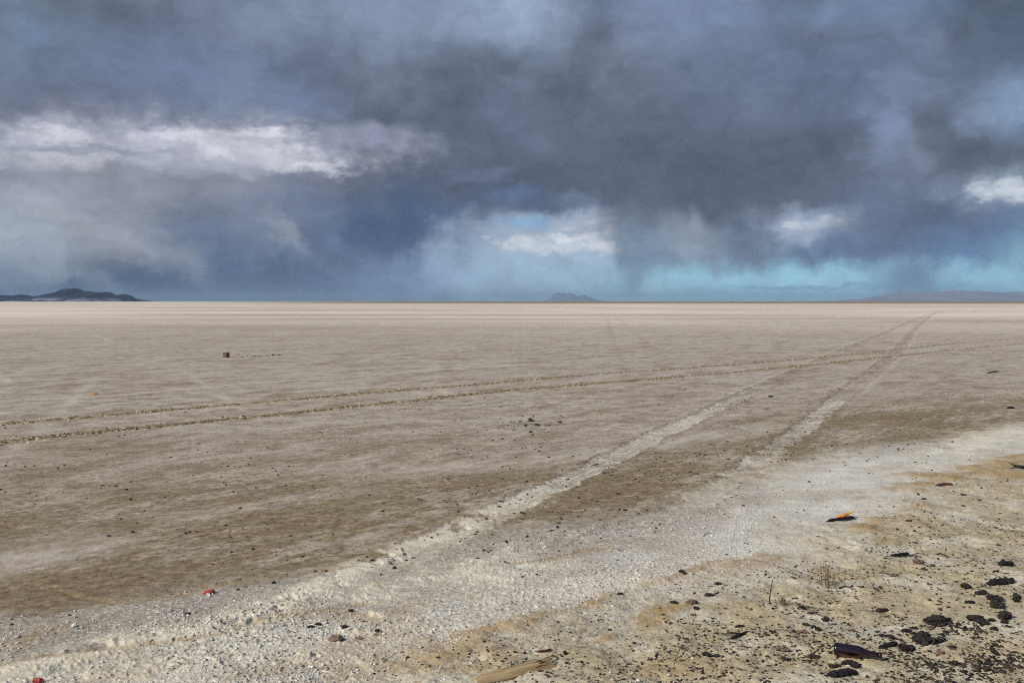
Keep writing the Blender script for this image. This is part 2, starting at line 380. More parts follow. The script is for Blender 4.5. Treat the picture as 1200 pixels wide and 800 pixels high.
def fields(x, y):
    """everything the ground is made of at (x, y): height and the amount of each crust"""
    px, py = proj(x, y)
    near = y > 0.2
    kk = np.maximum(py - HORIZON, 0.02)
    n1 = fbm(x, y, 0.45, 5, 0.55, 11); n2 = fbm(x, y, 1.7, 5, 0.55, 23); n3 = fbm(x, y, 6.0, 4, 0.55, 31)
    n4 = fbm(x, y, 22.0, 3, 0.6, 47)
    rel = lambda edge: (py - np.interp(px, *edge)) / np.maximum(kk, 30) * 240
    calm = 1 - 0.75 * sstep(px, 820, 1000)
    s_sh = rel(SHORE) + ((n2 - 0.5) * 22 + (n1 - 0.5) * 16) * calm
    s_sa = rel(SAND) + (n2 - 0.5) * 64 + (n3 - 0.5) * 26
    r = np.hypot(x, y)
    da, db, dc, dd = (dist_line(x, y, t) for t in (TR_A, TR_B, TR_C, TR_D))
    shore = sstep(s_sh, -6, 26)
    white = sstep(s_sh + (n2 - 0.5) * 40 * calm + 25 * (1 - calm), 10, 62) * sstep(px + (py - 600) * 1.2, -400, 420) * (0.72 + 0.28 * sstep(px, 700, 1050)) * np.maximum(0.22 + 0.78 * sstep(-dc, -0.10, 0.35), sstep(px, 560, 720))
    sand = sstep(s_sa, -26, 44)
    de, df, dg, dh, di, dj, dk = (dist_line(x, y, t) for t in (TR_E, TR_F, TR_G, TR_H, TR_I, TR_J, TR_K))
    wob = (n2 - 0.5) * 0.10
    g = lambda d, w: np.exp(-(d / w) ** 2)
    fadeA = sstep(px, 1300, 1060)
    # rutted pair: a trench with crumbled lips
    z = np.zeros_like(x); rut = np.zeros_like(x); grv = np.zeros_like(x); lip = np.zeros_like(x)
    mnear = r < 90
    for d in (da, db):
        d = d + (n3 - 0.5) * 0.05
        rut = np.maximum(rut, sstep(0.15 + (n3 - .5) * .16 - np.abs(d), -.03, .05) * fadeA); grv = np.maximum(grv, sstep(0.075 - np.abs(d), -.02, .05) * fadeA)
        lip = np.maximum(lip, g(np.abs(d) - 0.165, 0.040) * fadeA * sstep(n3, .36, .56))
    # broad white pair
    cw = 0.135
    rag = (n3 - 0.5) * 0.16 + (n4 - 0.5) * 0.10
    band = lambda d, w: sstep(w + rag - np.abs(d), -0.015, 0.035)
    trc = band(dc, cw); trd = band(dd, cw * 0.95)
    part = sstep(py, 440, 490)                                           # whitened only on this side of the ruts
    partc = part * (0.72 + 0.28 * sstep(py, 640, 560)) * (0.45 + 0.75 * sstep(n2, .30, .55)); partd = part * sstep(py, 590, 545) * (0.5 + 0.6 * sstep(n2, .30, .55))
    tread = lambda d: 1 - 0.55 * g(np.abs(d + .02) - 0.045, 0.022) * sstep(n2, .3, .6)
    tr_white = np.clip(np.maximum(trc * partc * tread(dc), trd * partd * tread(dd)) * (0.45 + 0.75 * sstep(0.6 * n4 + 0.4 * n3, .36, .58)), 0, 1)
    rim = lambda d, w: g(np.abs(d) - w - rag * 0.6, 0.035)
    tr_dark = np.maximum(np.maximum(rim(dc, cw + .03), rim(dd, cw + .02)) * (0.25 + 0.5 * sstep(n3, .4, .6)) * 0.9, np.maximum(g(dc, .10), g(dd, .10)) * (1 - part) * 0.48 * (.4 + .9 * sstep(n2, .35, .6)))
    far_edge = np.maximum(g(dc - 0.24, 0.06), g(dd + 0.24, 0.06)) * (1 - part) * 0.8
    thin = np.maximum(g(dh, 0.07), g(di, 0.06)) * sstep(fbm(x, y, 0.5, 2, 0.5, 5), 0.40, 0.58)
    faint = np.maximum(g(df, 0.14), g(dg, 0.11)) * 0.35
    rl = np.random.RandomState(12)
    for q in range(16):
        x0, y0, x1, y1 = rl.uniform(-250, 900), rl.uniform(372, 400), rl.uniform(-250, 1000), rl.uniform(430, 540)
        d = np.abs(dist_line(x, y, [(x0, y0), ((x0 + x1) / 2 + rl.uniform(-40, 40), y0 + (y1 - y0) * .28), (x1, y1)]))
        ln = g(d, 0.10) * sstep(fbm(x, y, 0.4, 2, .5, 200 + q), .35, .6) * rl.uniform(.22, .5)
        if q % 2: faint = np.maximum(faint, ln)
        else: thin = np.maximum(thin, ln)
    soft = np.maximum(g(dj + (n1 - 0.5) * 1.2, 0.34), g(dk + (n1 - 0.5) * 0.8, 0.2)) * sstep(n1, 0.3, 0.6)
    # mud: browner towards the shore, in blown streaks
    ang = math.radians(48); sx = x * math.cos(ang) + y * math.sin(ang); sy = -x * math.sin(ang) + y * math.cos(ang)
    str1 = fbm(sx * 0.28, sy, 0.9, 5, 0.55, 61); str2 = fbm(sx * 0.22, sy, 3.2, 4, 0.55, 67)
    mud = sstep(py + (str1 - 0.5) * 150 + (str2 - 0.5) * 70, 448, 610) * (1 - shore)
    mud = np.clip(0.85 * mud + 0.9 * sstep(s_sh + (str1 - 0.5) * 110 + 30 * sstep(px, 780, 900), -135, -25) * (1 - shore) * sstep(py, 415, 500), 0, 1)
    str3 = fbm(sx * 0.3, sy, 8.0, 3, 0.55, 71)
    wash = (1 - 0.85 * sstep(s_sh, -110, -35)) * sstep(0.42 * str1 + 0.33 * str2 + 0.25 * str3, 0.47, 0.57) * sstep(py, 690, 420)
    ochre = spots(px, py, OCHRE, n3) * (y > 0); yellow = spots(px, py, YELLOW, n2) * (y > 0); wsp = spots(px, py, WHITES, n3) * (y > 0)
    trail = g(dc + (n2 - .5) * .25, 0.17) * sstep(py, 560, 605) * sstep(n3, .22, .46)
    wsp = np.maximum(wsp, 1.0 * trail)
    lipl = np.maximum.reduce([g(dist_line(x, y, LIP_A) + (n3 - .5) * .06, 0.02), g(dist_line(x, y, LIP_B) + (n3 - .5) * .12, 0.03) * 0.7, g(dist_line(x, y, LIP_C) + (n3 - .5) * .1, 0.025) * 0.5])
    # height
    fade = sstep(r, 22, 7)
    z += 0.020 * (n1 - 0.5) * fade + 0.012 * (n2 - 0.5) * fade
    z += sand * (0.050 * (n2 - 0.5) + 0.030 * (n3 - 0.5)) + 0.02 * sand * fade
    z += ochre * 0.012 * fade + 0.014 * sstep(wsp, 0.3, 0.9) * fade
    z += -0.032 * grv + 0.013 * lip * sstep(n3, 0.35, 0.65)
    z += (1 - 0.75 * sstep(py, 610, 680)) * (-0.009 * trc - 0.008 * trd + 0.008 * np.maximum(rim(dc, cw + .05), rim(dd, cw + .05)) * sstep(n3, .3, .6)) * (y < 60)
    z -= 0.012 * lipl
    z += 0.004 * (n4 - 0.5) * sstep(r, 14, 5)
    crumb = np.zeros_like(x); dark = np.zeros_like(x)
    m = (r < 16) & (y > 0)
    if m.any():
        xm, ym = x[m], y[m]
        jx = xm + 0.01 * (n4[m] - .5); jy = ym + 0.01 * (n3[m] - .5)
        c1 = lumps(jx, jy, 0.024, 0.55, 3) * (0.30 + 0.9 * sstep(white[m] + wsp[m], 0.2, 0.9)) * (1 - 0.55 * sand[m]) * (0.10 + 0.9 * shore[m])
        c2 = lumps(jx, jy, 0.052, 0.34, 9, 0.15, 0.42) * (0.25 + 0.75 * shore[m]) * (1 - 0.3 * sand[m])
        c3 = lumps(jx, jy, 0.013, 0.5, 15) * (0.25 + 0.75 * shore[m])
        smo = (1 - 0.72 * sstep(px[m], 740, 960) * (1 - sand[m])) * (1 - 0.6 * sand[m])
        z[m] += smo * (0.0050 * c1 + 0.0062 * c2 * sstep(n2[m], .38, .60)) + 0.0026 * c3
        crumb[m] = np.clip(c1 * 0.9 + 0.5 * c2 + 0.25 * c3, 0, 1)
    m = (r < 70) & (y > 0) & ((rut + lip) > 0.05)
    if m.any():
        xm, ym = x[m], y[m]
        c = lumps(xm, ym, 0.060, 0.75, 21, 0.2, 0.5)
        zz = (lip[m] * 0.9 + 0.35 * rut[m]) * c
        z[m] += 0.018 * zz
        crumb[m] = np.maximum(crumb[m], 0.9 * zz)
    return dict(z=z, shore=shore, white=np.clip(white + 0.35 * wsp, 0, 1), sand=sand, mud=mud, wash=wash, ochre=ochre, yellow=yellow, wsp=wsp, rut=rut, lip=lip,
                trw=tr_white, trk=np.clip(tr_dark, 0, 1), thin=np.clip(thin + far_edge * 0.6, 0, 1), faint=faint, soft=soft, crumb=crumb, lipl=lipl)
def ground_z(x, y):
    return float(fields(np.array([x]), np.array([y]))['z'][0])

# ---------------------------------------------------------------- the ground sheet: rings that widen with distance
ks = np.concatenate([np.array([1500 * f for f in (2.2, 1.5, 1.05, .75, .6, .5, .43, .38)]), np.arange(540, 16, -0.75), np.arange(16, 1.0, -0.3), np.array([.9, .75, .62, .5, .4, .3, .22, .15, .1, .07, .0452])])
rr = CAM_H * F / ks
dense = np.arange(-0.60, 0.6001, 0.00085)
side = 0.60 + (math.pi - 0.60) * (np.linspace(0, 1, 46)[1:] ** 1.8)
th = np.concatenate([-side[::-1][1:], dense, side])
nr, nt = len(rr), len(th)
GX = (rr[:, None] * np.sin(th)[None, :]).ravel(); GY = (rr[:, None] * np.cos(th)[None, :]).ravel()
fl = fields(GX, GY)
co = np.empty((nr * nt + 1, 3), np.float32)
co[:-1, 0] = GX; co[:-1, 1] = GY; co[:-1, 2] = fl['z']; co[-1] = (0, 0, 0)
i, j = np.meshgrid(np.arange(nr - 1), np.arange(nt), indexing='ij')
j2 = (j + 1) % nt
quads = np.stack([i * nt + j, i * nt + j2, (i + 1) * nt + j2, (i + 1) * nt + j], -1).reshape(-1, 4)[:, ::-1]
tri = np.stack([np.arange(nt), (np.arange(nt) + 1) % nt, np.full(nt, nr * nt)], -1)
loops = np.concatenate([quads.ravel(), tri.ravel()]).astype(np.int32)
starts = np.concatenate([np.arange(len(quads)) * 4, len(quads) * 4 + np.arange(nt) * 3]).astype(np.int32)
gm = bpy.data.meshes.new('ground')
gm.vertices.add(len(co)); gm.vertices.foreach_set('co', co.ravel())
gm.loops.add(len(loops)); gm.loops.foreach_set('vertex_index', loops)
gm.polygons.add(len(starts)); gm.polygons.foreach_set('loop_start', starts)
gm.update(calc_edges=True)
gm.polygons.foreach_set('use_smooth', np.ones(len(starts), bool))
def pack(name, *keys):
    a = gm.attributes.new(name, 'FLOAT_COLOR', 'POINT')
    v = np.zeros((len(co), 4), np.float32); v[:, 3] = 1
    for q, kx in enumerate(keys): v[:-1, q] = fl[kx]
    a.data.foreach_set('color', v.ravel())
pack('crust_a', 'shore', 'white', 'sand', 'mud'); pack('crust_b', 'wash', 'ochre', 'yellow', 'wsp')
pack('crust_c', 'rut', 'lip', 'trw', 'trk'); pack('crust_d', 'thin', 'faint', 'soft', 'crumb'); pack('crust_e', 'lipl')

gmat = bpy.data.materials.new('salt_flat'); gmat.use_nodes = True
t = NT(gmat.node_tree); b = gmat.node_tree.nodes['Principled BSDF']
def attr4(name):
    a = t.new('ShaderNodeAttribute', attribute_name=name)
    s = t.new('ShaderNodeSeparateColor'); t.put(s.inputs[0], a.outputs['Color'])
    return (*s.outputs[:3], a.outputs['Alpha'])
shore, white, sand, mud = attr4('crust_a'); wash, ochre, yellow, wsp = attr4('crust_b')
rut, lip, trw, trk = attr4('crust_c'); thin, faint, soft, crumb = attr4('crust_d'); lipl = attr4('crust_e')[0]
ALB = 0.94
def alb(c): return tuple(min(v / ALB * k_, 0.9) for v, k_ in zip(lin(c), (1.02, 1.0, 0.935)))
pos = t.new('ShaderNodeNewGeometry').outputs['Position']
q = t.new('ShaderNodeSeparateXYZ'); t.put(q.inputs[0], pos)
rad = t.vmath('LENGTH', pos)
gA = t.noise(pos, 3.0, 6, 0.6); gB = t.noise(pos, 14.0, 5, 0.65); gC = t.noise(pos, 70.0, 4, 0.7); gD = t.noise(pos, 0.35, 5, 0.6)
gF = t.noise(t.mapping(pos, scale=(0.02, 0.02, 0)), 1.0, 6, 0.62)
tone = t.noise(pos, 2.4, 5, 0.62)
# the flat: grey crust, browner and wetter towards the shore
base = t.mix(t.ss(gA, 0.35, 0.65), alb((150, 136, 122)), alb((182, 169, 156)))
base = t.mix(t.ss(gD, 0.35, 0.65, 0, 0.45), base, alb((138, 121, 100)))
base = t.mix(t.math('MULTIPLY', mud, t.lerp(gA, 0.3, 0.6, 0.65, 1.0)), base, t.mix(t.ss(gB, .35, .65), alb((108, 91, 64)), alb((140, 121, 92))))
base = t.mix(t.math('MULTIPLY', wash, t.lerp(gB, 0.35, 0.65, 0.25, 0.75)), base, alb((176, 164, 152)))
# far away the crust is paler, and at the very end the desert floor is brown
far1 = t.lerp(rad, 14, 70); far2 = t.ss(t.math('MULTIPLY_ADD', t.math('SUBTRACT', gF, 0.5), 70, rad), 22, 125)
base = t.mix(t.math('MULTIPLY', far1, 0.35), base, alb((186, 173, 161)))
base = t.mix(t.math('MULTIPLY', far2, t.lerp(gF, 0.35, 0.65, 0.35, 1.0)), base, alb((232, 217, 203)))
side_x = t.math('DIVIDE', q.outputs[0], t.math('MAXIMUM', q.outputs[1], 1.0))
edge = t.math('MULTIPLY', t.ss(rad, 520, 900), t.ss(side_x, -0.36, -0.10))
base = t.mix(edge, base, alb((112, 88, 50)))
pst = t.mapping(pos, rot=(0, 0, R(50)), scale=(2.3, 1.0, 1.0), kind='TEXTURE')
st1 = t.noise(pst, 1.5, 7, 0.72); st2 = t.noise(pst, 9.0, 5, 0.78)
stv = t.math('MULTIPLY_ADD', st1, 0.55, t.math('MULTIPLY', st2, 0.45))
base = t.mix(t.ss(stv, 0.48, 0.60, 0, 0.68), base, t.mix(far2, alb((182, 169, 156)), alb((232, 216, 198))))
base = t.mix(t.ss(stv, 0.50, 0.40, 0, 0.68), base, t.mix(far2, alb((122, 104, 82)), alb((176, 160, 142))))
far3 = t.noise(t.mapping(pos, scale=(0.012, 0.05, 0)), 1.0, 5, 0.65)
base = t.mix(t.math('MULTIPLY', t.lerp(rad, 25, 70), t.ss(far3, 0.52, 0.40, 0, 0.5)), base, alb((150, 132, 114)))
spk = t.noise(t.mapping(pos, scale=(1, 1, 0)), 30.0, 3, 0.75); spk2 = t.noise(t.mapping(pos, scale=(1, 1, 0)), 7.0, 4, 0.8)
base = t.vmath('SCALE', base, scale=t.lerp(spk, 0.33, 0.67, 0.74, 1.26))
base = t.vmath('SCALE', base, scale=t.lerp(spk2, 0.30, 0.70, 0.80, 1.20))
base = t.mix(t.ss(spk, 0.40, 0.34, 0, 0.75), base, alb((72, 56, 34)))
# tyre marks and blown salt
base = t.mix(t.math('MULTIPLY', soft, t.lerp(stv, 0.42, 0.55, 0.25, 0.8)), base, alb((186, 174, 162)))
base = t.mix(t.math('MULTIPLY', faint, 0.4), base, alb((120, 104, 88)))
base = t.mix(t.math('MULTIPLY', trk, 0.75), base, alb((118, 98, 72)))
base = t.mix(t.math('MULTIPLY', thin, 0.65), base, alb((208, 197, 182)))
base = t.mix(t.math('MULTIPLY', trw, t.lerp(stv, 0.42, 0.55, 0.35, 0.95)), base, t.mix(t.ss(spk, 0.40, 0.52), alb((146, 133, 114)), alb((214, 208, 198))))
rcol = t.mix(t.ss(gB, 0.44, 0.58), alb((78, 62, 38)), alb((138, 117, 80)))
rcol = t.mix(t.ss(t.noise(pos, 24.0, 4, 0.7), 0.54, 0.63), rcol, alb((222, 206, 170)))
base = t.mix(t.math('MULTIPLY', rut, 0.88), base, rcol)
base = t.mix(t.math('MULTIPLY', lip, t.ss(gB, 0.42, 0.6, 0.25, 0.9)), base, t.mix(t.ss(gC, .4, .6), alb((130, 112, 84)), alb((205, 190, 160))))
# salt crust along the shore
salt = t.mix(t.ss(gB, 0.3, 0.7), alb((146, 136, 127)), alb((174, 164, 155)))
salt = t.mix(white, salt, t.mix(t.ss(gC, .3, .6), alb((188, 180, 169)), alb((226, 220, 210))))
salt = t.mix(t.math('MULTIPLY', crumb, 0.6), salt, alb((212, 203, 187)))
pit = t.noise(pos, 46.0, 4, 0.72)
salt = t.mix(t.ss(tone, 0.42, 0.66, 0.0, 0.45), salt, alb((160, 146, 126)))
pitf = t.math('MULTIPLY', t.lerp(rad, 11, 5, 0.35, 1.0), t.lerp(side_x, 0.12, 0.30, 1.0, 0.55))
salt = t.mix(t.math('MULTIPLY', pitf, t.ss(pit, 0.46, 0.38, 0, 0.85)), salt, alb((112, 99, 80)))
salt = t.mix(t.math('MULTIPLY', pitf, t.ss(pit, 0.54, 0.62, 0, 0.85)), salt, alb((238, 229, 213)))
salt = t.mix(t.math('MULTIPLY', pitf, t.ss(crumb, 0.16, 0.0, 0, 0.16)), salt, alb((128, 114, 94)))  # cavity shade between the crumbs painted into the salt colour
base = t.mix(t.math('MULTIPLY', shore, t.lerp(stv, 0.40, 0.55, 0.62, 1.0)), base, salt)
# sand of the bank, with salt bloom, yellow silt and ochre stains
sn = t.mix(t.ss(gB, 0.35, 0.65), alb((156, 140, 112)), alb((180, 165, 136)))
sn = t.mix(t.ss(tone, 0.46, 0.62, 0, 0.75), sn, alb((198, 189, 173)))
sn = t.mix(t.ss(pit, 0.45, 0.36, 0, 0.85), sn, alb((88, 70, 46)))
sn = t.mix(t.ss(pit, 0.58, 0.68, 0, 0.5), sn, alb((216, 202, 172)))
sn = t.mix(t.math('MULTIPLY', crumb, 0.55), sn, alb((216, 205, 184)))
base = t.mix(sand, base, sn)
base = t.mix(t.math('MULTIPLY', yellow, t.lerp(gB, 0.3, 0.6, 0.25, 0.6)), base, alb((184, 166, 130)))
base = t.mix(t.math('MULTIPLY', t.math('MINIMUM', t.math('MULTIPLY', ochre, 1.5), 1.0), t.lerp(gB, 0.3, 0.6, 0.4, 0.95)), base, alb((158, 130, 90)))
base = t.mix(t.math('MULTIPLY', wsp, t.lerp(gB, 0.3, 0.6, 0.4, 0.9)), base, alb((216, 205, 184)))
base = t.mix(t.math('MULTIPLY', lipl, 0.75), base, alb((152, 122, 82)))
# grain and specks of grit
nearf = t.lerp(rad, 24, 5)
grain = t.lerp(t.noise(pos, 210.0, 2, 0.6), 0.25, 0.75, 0.66, 1.34)
base = t.mix(t.math('MULTIPLY', nearf, 0.9), base, t.vmath('SCALE', base, scale=grain))
mott = t.lerp(t.math('MULTIPLY_ADD', gB, 0.5, t.math('MULTIPLY', gA, 0.5)), 0.3, 0.7, 0.86, 1.14)
base = t.vmath('SCALE', base, scale=mott)
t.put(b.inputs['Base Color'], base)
b.inputs['Roughness'].default_value = 0.93; b.inputs['Specular IOR Level'].default_value = 0.25
bh = t.math('ADD', t.math('MULTIPLY', gC, 0.5), t.math('MULTIPLY', t.noise(pos, 240.0, 2, 0.6), 0.22))
bh = t.math('ADD', bh, t.math('MULTIPLY', gB, 0.5))
bp = t.new('ShaderNodeBump'); bp.inputs['Strength'].default_value = 0.55; bp.inputs['Distance'].default_value = 0.012
t.put(bp.inputs['Height'], bh); t.put(b.inputs['Normal'], bp.outputs[0])
ground = tag(link('ground', gm, gmat), kind='structure')
# ---------------------------------------------------------------- far hills and the air in between
def mnoise(v, sd):
    return float(vnoise(np.array([v]), np.array([0.5]), sd)[0]) * 2 - 1
def hills(name, prof, dist, depth, mat, seed, rough=0.12):
    """a ridge: prof is (px, py) of its skyline, dist the distance of its crest"""
    r2 = np.random.RandomState(seed)
    xs = [p[0] for p in prof]; x = np.linspace(xs[0], xs[-1], 260)
    hy = np.interp(x, xs, [p[1] for p in prof])
    hy = hy - (353 - hy) * 0.16 * np.array([mnoise(q * 0.16, seed) + 0.7 * mnoise(q * 0.45, seed + 3) for q in x])
    crest = np.maximum(HORIZON + 0.4 - hy, 0) / F * dist
    nv = 30
    verts = []; faces = []
    ph = r2.uniform(0, 6.28, 14); fr = r2.uniform(0.04, 0.6, 14); am = 1 / (1 + fr * 6)
    gul = sum(a * np.sin(f * x + p) for a, f, p in zip(am, fr, ph)); gul /= np.abs(gul).max()
    for j in range(nv):
        t = j / (nv - 1) * 2 - 1                      # -1 front foot, 0 crest, 1 back foot
        prof_z = (1 - abs(t)) ** 1.25
        gj = sum(a * np.sin(f * (x + 9 * t) + p + 2.1 * t) for a, f, p in zip(am, fr * 1.6, ph))
        for i in range(len(x)):
            off = gul[i] * 0.25 * (1 - abs(t)) * depth * 0.5
            zz = crest[i] * prof_z * (1 + rough * gj[i] * abs(t) * (1 - abs(t)) * 2.2)
            yy = dist + t * depth + off * (1 if t < 0 else 0.3)
            verts.append(((x[i] - 600) / F * dist * (1 + 0.0 * t), yy, max(zz, 0) - 2.0))
    n = len(x)
    for j in range(nv - 1):
        for i in range(n - 1):
            faces.append((j * n + i, j * n + i + 1, (j + 1) * n + i + 1, (j + 1) * n + i))
    me = bpy.data.meshes.new(name); me.from_pydata(verts, [], faces)
    return tag(link(name, me, mat, smooth=True), kind='structure')

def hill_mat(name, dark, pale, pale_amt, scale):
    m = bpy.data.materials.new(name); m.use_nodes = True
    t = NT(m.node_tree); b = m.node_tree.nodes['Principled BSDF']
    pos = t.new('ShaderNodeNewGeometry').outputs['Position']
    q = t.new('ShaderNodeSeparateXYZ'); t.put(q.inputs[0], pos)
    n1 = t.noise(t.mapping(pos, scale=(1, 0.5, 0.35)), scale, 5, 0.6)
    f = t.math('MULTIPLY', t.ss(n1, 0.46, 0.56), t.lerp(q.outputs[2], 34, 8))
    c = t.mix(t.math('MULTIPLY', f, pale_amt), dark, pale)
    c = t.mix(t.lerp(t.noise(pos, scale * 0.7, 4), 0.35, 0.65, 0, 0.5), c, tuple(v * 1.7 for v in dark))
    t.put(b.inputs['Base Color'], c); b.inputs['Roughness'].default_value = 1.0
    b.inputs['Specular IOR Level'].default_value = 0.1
    return m
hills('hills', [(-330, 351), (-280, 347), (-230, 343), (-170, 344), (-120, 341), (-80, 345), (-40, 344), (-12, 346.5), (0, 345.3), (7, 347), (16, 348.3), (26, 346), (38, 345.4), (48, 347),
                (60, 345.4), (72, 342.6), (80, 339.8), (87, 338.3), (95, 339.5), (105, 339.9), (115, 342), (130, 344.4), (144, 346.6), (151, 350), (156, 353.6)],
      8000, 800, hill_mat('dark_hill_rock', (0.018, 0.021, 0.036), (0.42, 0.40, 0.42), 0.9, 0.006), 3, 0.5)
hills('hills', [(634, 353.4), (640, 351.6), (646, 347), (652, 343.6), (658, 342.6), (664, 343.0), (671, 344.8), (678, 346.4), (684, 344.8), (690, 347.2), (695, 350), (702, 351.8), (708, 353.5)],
      30000, 3600, hill_mat('middle_hill_hazed', (0.16, 0.18, 0.22), (0.2, 0.21, 0.24), 0.3, 0.003), 5)  # bluish grey haze brightness put into the hill's own colour
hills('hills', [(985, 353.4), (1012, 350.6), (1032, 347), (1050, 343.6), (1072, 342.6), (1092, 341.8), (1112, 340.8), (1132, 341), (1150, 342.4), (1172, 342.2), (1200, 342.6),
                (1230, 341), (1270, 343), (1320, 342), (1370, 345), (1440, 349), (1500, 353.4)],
      21500, 3200, hill_mat('far_range_hazed', (0.20, 0.19, 0.22), (0.24, 0.23, 0.25), 0.4, 0.002), 8)  # pale haze tone of the distance mixed into the range colour

HZ = 42000.0
me = bpy.data.meshes.new('haze')
z0, z1 = -3.0, 300.0
me.from_pydata([(x, y, z) for z in (z0, z1) for x, y in ((-HZ, -HZ), (HZ, -HZ), (HZ, HZ), (-HZ, HZ))], [],
               [(3, 2, 1, 0), (4, 5, 6, 7), (0, 1, 5, 4), (1, 2, 6, 5), (2, 3, 7, 6), (3, 0, 4, 7)])
m = bpy.data.materials.new('haze_air'); m.use_nodes = True
m.node_tree.nodes.remove(m.node_tree.nodes['Principled BSDF'])
pv = m.node_tree.nodes.new('ShaderNodeVolumePrincipled')
pv.inputs['Color'].default_value = (0.46, 0.62, 0.80, 1); pv.inputs['Density'].default_value = 3.4e-5
pv.inputs['Anisotropy'].default_value = 0.0
m.node_tree.links.new(pv.outputs[0], m.node_tree.nodes['Material Output'].inputs['Volume'])
tag(link('haze', me, m), kind='stuff')
# ---------------------------------------------------------------- materials of the litter
def mat(name, c1, c2, scale=40.0, rough=0.85, lo=0.4, hi=0.62, spec=0.3, bump=0.4, c3=None, stretch=(1, 1, 1), **kw):
    m = bpy.data.materials.new(name); m.use_nodes = True
    t = NT(m.node_tree); b = m.node_tree.nodes['Principled BSDF']
    o = t.new('ShaderNodeTexCoord').outputs['Object']
    info = t.new('ShaderNodeObjectInfo')
    v = t.vmath('ADD', t.mapping(o, scale=stretch), t.vmath('SCALE', info.outputs['Location'], scale=3.7))
    n = t.noise(v, scale, 5, 0.62)
    c = t.mix(t.ss(n, lo, hi), c1, c2)
    if c3: c = t.mix(t.ss(t.noise(v, scale * 2.7, 3, 0.6), 0.58, 0.68), c, c3)
    t.put(b.inputs['Base Color'], c)
    b.inputs['Roughness'].default_value = rough; b.inputs['Specular IOR Level'].default_value = spec
    bp = t.new('ShaderNodeBump'); bp.inputs['Strength'].default_value = bump; bp.inputs['Distance'].default_value = 0.004
    t.put(bp.inputs['Height'], n); t.put(b.inputs['Normal'], bp.outputs[0])
    for kx, vx in kw.items(): b.inputs[kx].default_value = vx
    return m
M_CLOD = mat('black_crust', (0.008, 0.006, 0.005), (0.040, 0.028, 0.021), 60, c3=(0.13, 0.11, 0.09))
M_CLOD2 = mat('brown_clod', (0.03, 0.02, 0.014), (0.10, 0.070, 0.048), 60)
M_STONE = mat('reddish_stone', (0.10, 0.055, 0.04), (0.22, 0.13, 0.095), 50)
M_TAN = mat('tan_stone', (0.14, 0.085, 0.06), (0.26, 0.18, 0.13), 50)
M_CHAR = mat('charred_wood', (0.006, 0.005, 0.005), (0.030, 0.020, 0.018), 30, stretch=(0.2, 1, 1), rough=0.7)
M_TWIG = mat('dark_twig', (0.012, 0.010, 0.008), (0.05, 0.04, 0.03), 60)
M_DRY = mat('dry_stem', (0.15, 0.10, 0.055), (0.28, 0.20, 0.12), 80)
M_RED = mat('red_brown_wood', (0.05, 0.010, 0.010), (0.11, 0.025, 0.02), 40, stretch=(0.2, 1, 1), rough=0.6)
M_LOG = mat('orange_log', (0.26, 0.165, 0.075), (0.45, 0.315, 0.16), 34, stretch=(0.10, 1, 1), rough=0.9, lo=0.35, hi=0.65, bump=1.0, c3=(0.20, 0.11, 0.05))
M_LOGEND = mat('torn_log_end', (0.10, 0.055, 0.025), (0.38, 0.24, 0.10), 60, rough=0.95)
M_ORANGE = mat('orange_wood_face', (0.62, 0.20, 0.05), (0.75, 0.34, 0.06), 40, rough=0.7)
M_YELLOW = mat('yellow_splinter', (0.72, 0.40, 0.05), (0.80, 0.52, 0.12), 40, rough=0.7)
M_REDPL = mat('red_plastic', (0.36, 0.05, 0.025), (0.45, 0.09, 0.04), 30, rough=0.45)
M_PALE = mat('pale_chip', (0.55, 0.50, 0.44), (0.75, 0.71, 0.66), 30)
M_TRK = mat('track_crumb', (0.022, 0.015, 0.009), (0.10, 0.070, 0.040), 9, bump=0.0)
M_SALT = mat('salt_lump', (0.46, 0.42, 0.36), (0.70, 0.66, 0.59), 70)
M_BLOCK = mat('brown_block', (0.10, 0.062, 0.035), (0.20, 0.135, 0.08), 14, stretch=(0.3, 1, 1))
M_SHEET = mat('white_sheet', (0.72, 0.72, 0.72), (0.8, 0.8, 0.8), 3)
M_SCRAP = mat('orange_scrap', (0.45, 0.22, 0.04), (0.60, 0.34, 0.07), 20)
M_GLASS = bpy.data.materials.new('brown_glass'); M_GLASS.use_nodes = True
_b = M_GLASS.node_tree.nodes['Principled BSDF']
_b.inputs['Base Color'].default_value = (0.014, 0.0016, 0.0012, 1); _b.inputs['Roughness'].default_value = 0.16
_b.inputs['Transmission Weight'].default_value = 0.1; _b.inputs['IOR'].default_value = 1.5
_b.inputs['Coat Weight'].default_value = 0.5; _b.inputs['Coat Roughness'].default_value = 0.06

from mathutils import noise as mn
def lump_bm(bm, loc, size, seed, sub=3, rough=0.45, freq=2.2, rz=0.0, tilt=0.0):
    """one rough lump added to a bmesh; size = full x, y, z"""
    r = bmesh.ops.create_icosphere(bm, subdivisions=sub, radius=0.5)
    off = Vector((seed * 3.17 % 97, seed * 7.31 % 89, seed * 1.93 % 83))
    m = Matrix.Translation(loc) @ Matrix.Rotation(rz, 4, 'Z') @ Matrix.Rotation(tilt, 4, 'X') @ Matrix.Diagonal((*size, 1))
    for v in r['verts']:
        p = v.co.normalized()
        d = mn.fractal(p * freq + off, 1.0, 2.0, 4)
        d2 = mn.noise(p * freq * 0.6 + off * 1.7)
        v.co = m @ (v.co * (1 + rough * d + 0.35 * d2))
def clod_mesh(name, seed, sub=3, rough=0.45, flat=0.6):
    bm = bmesh.new(); lump_bm(bm, Vector((0, 0, flat * 0.18)), (1, 0.85, flat), seed, sub, rough)
    me = bpy.data.meshes.new(name); bm.to_mesh(me); bm.free()
    return me
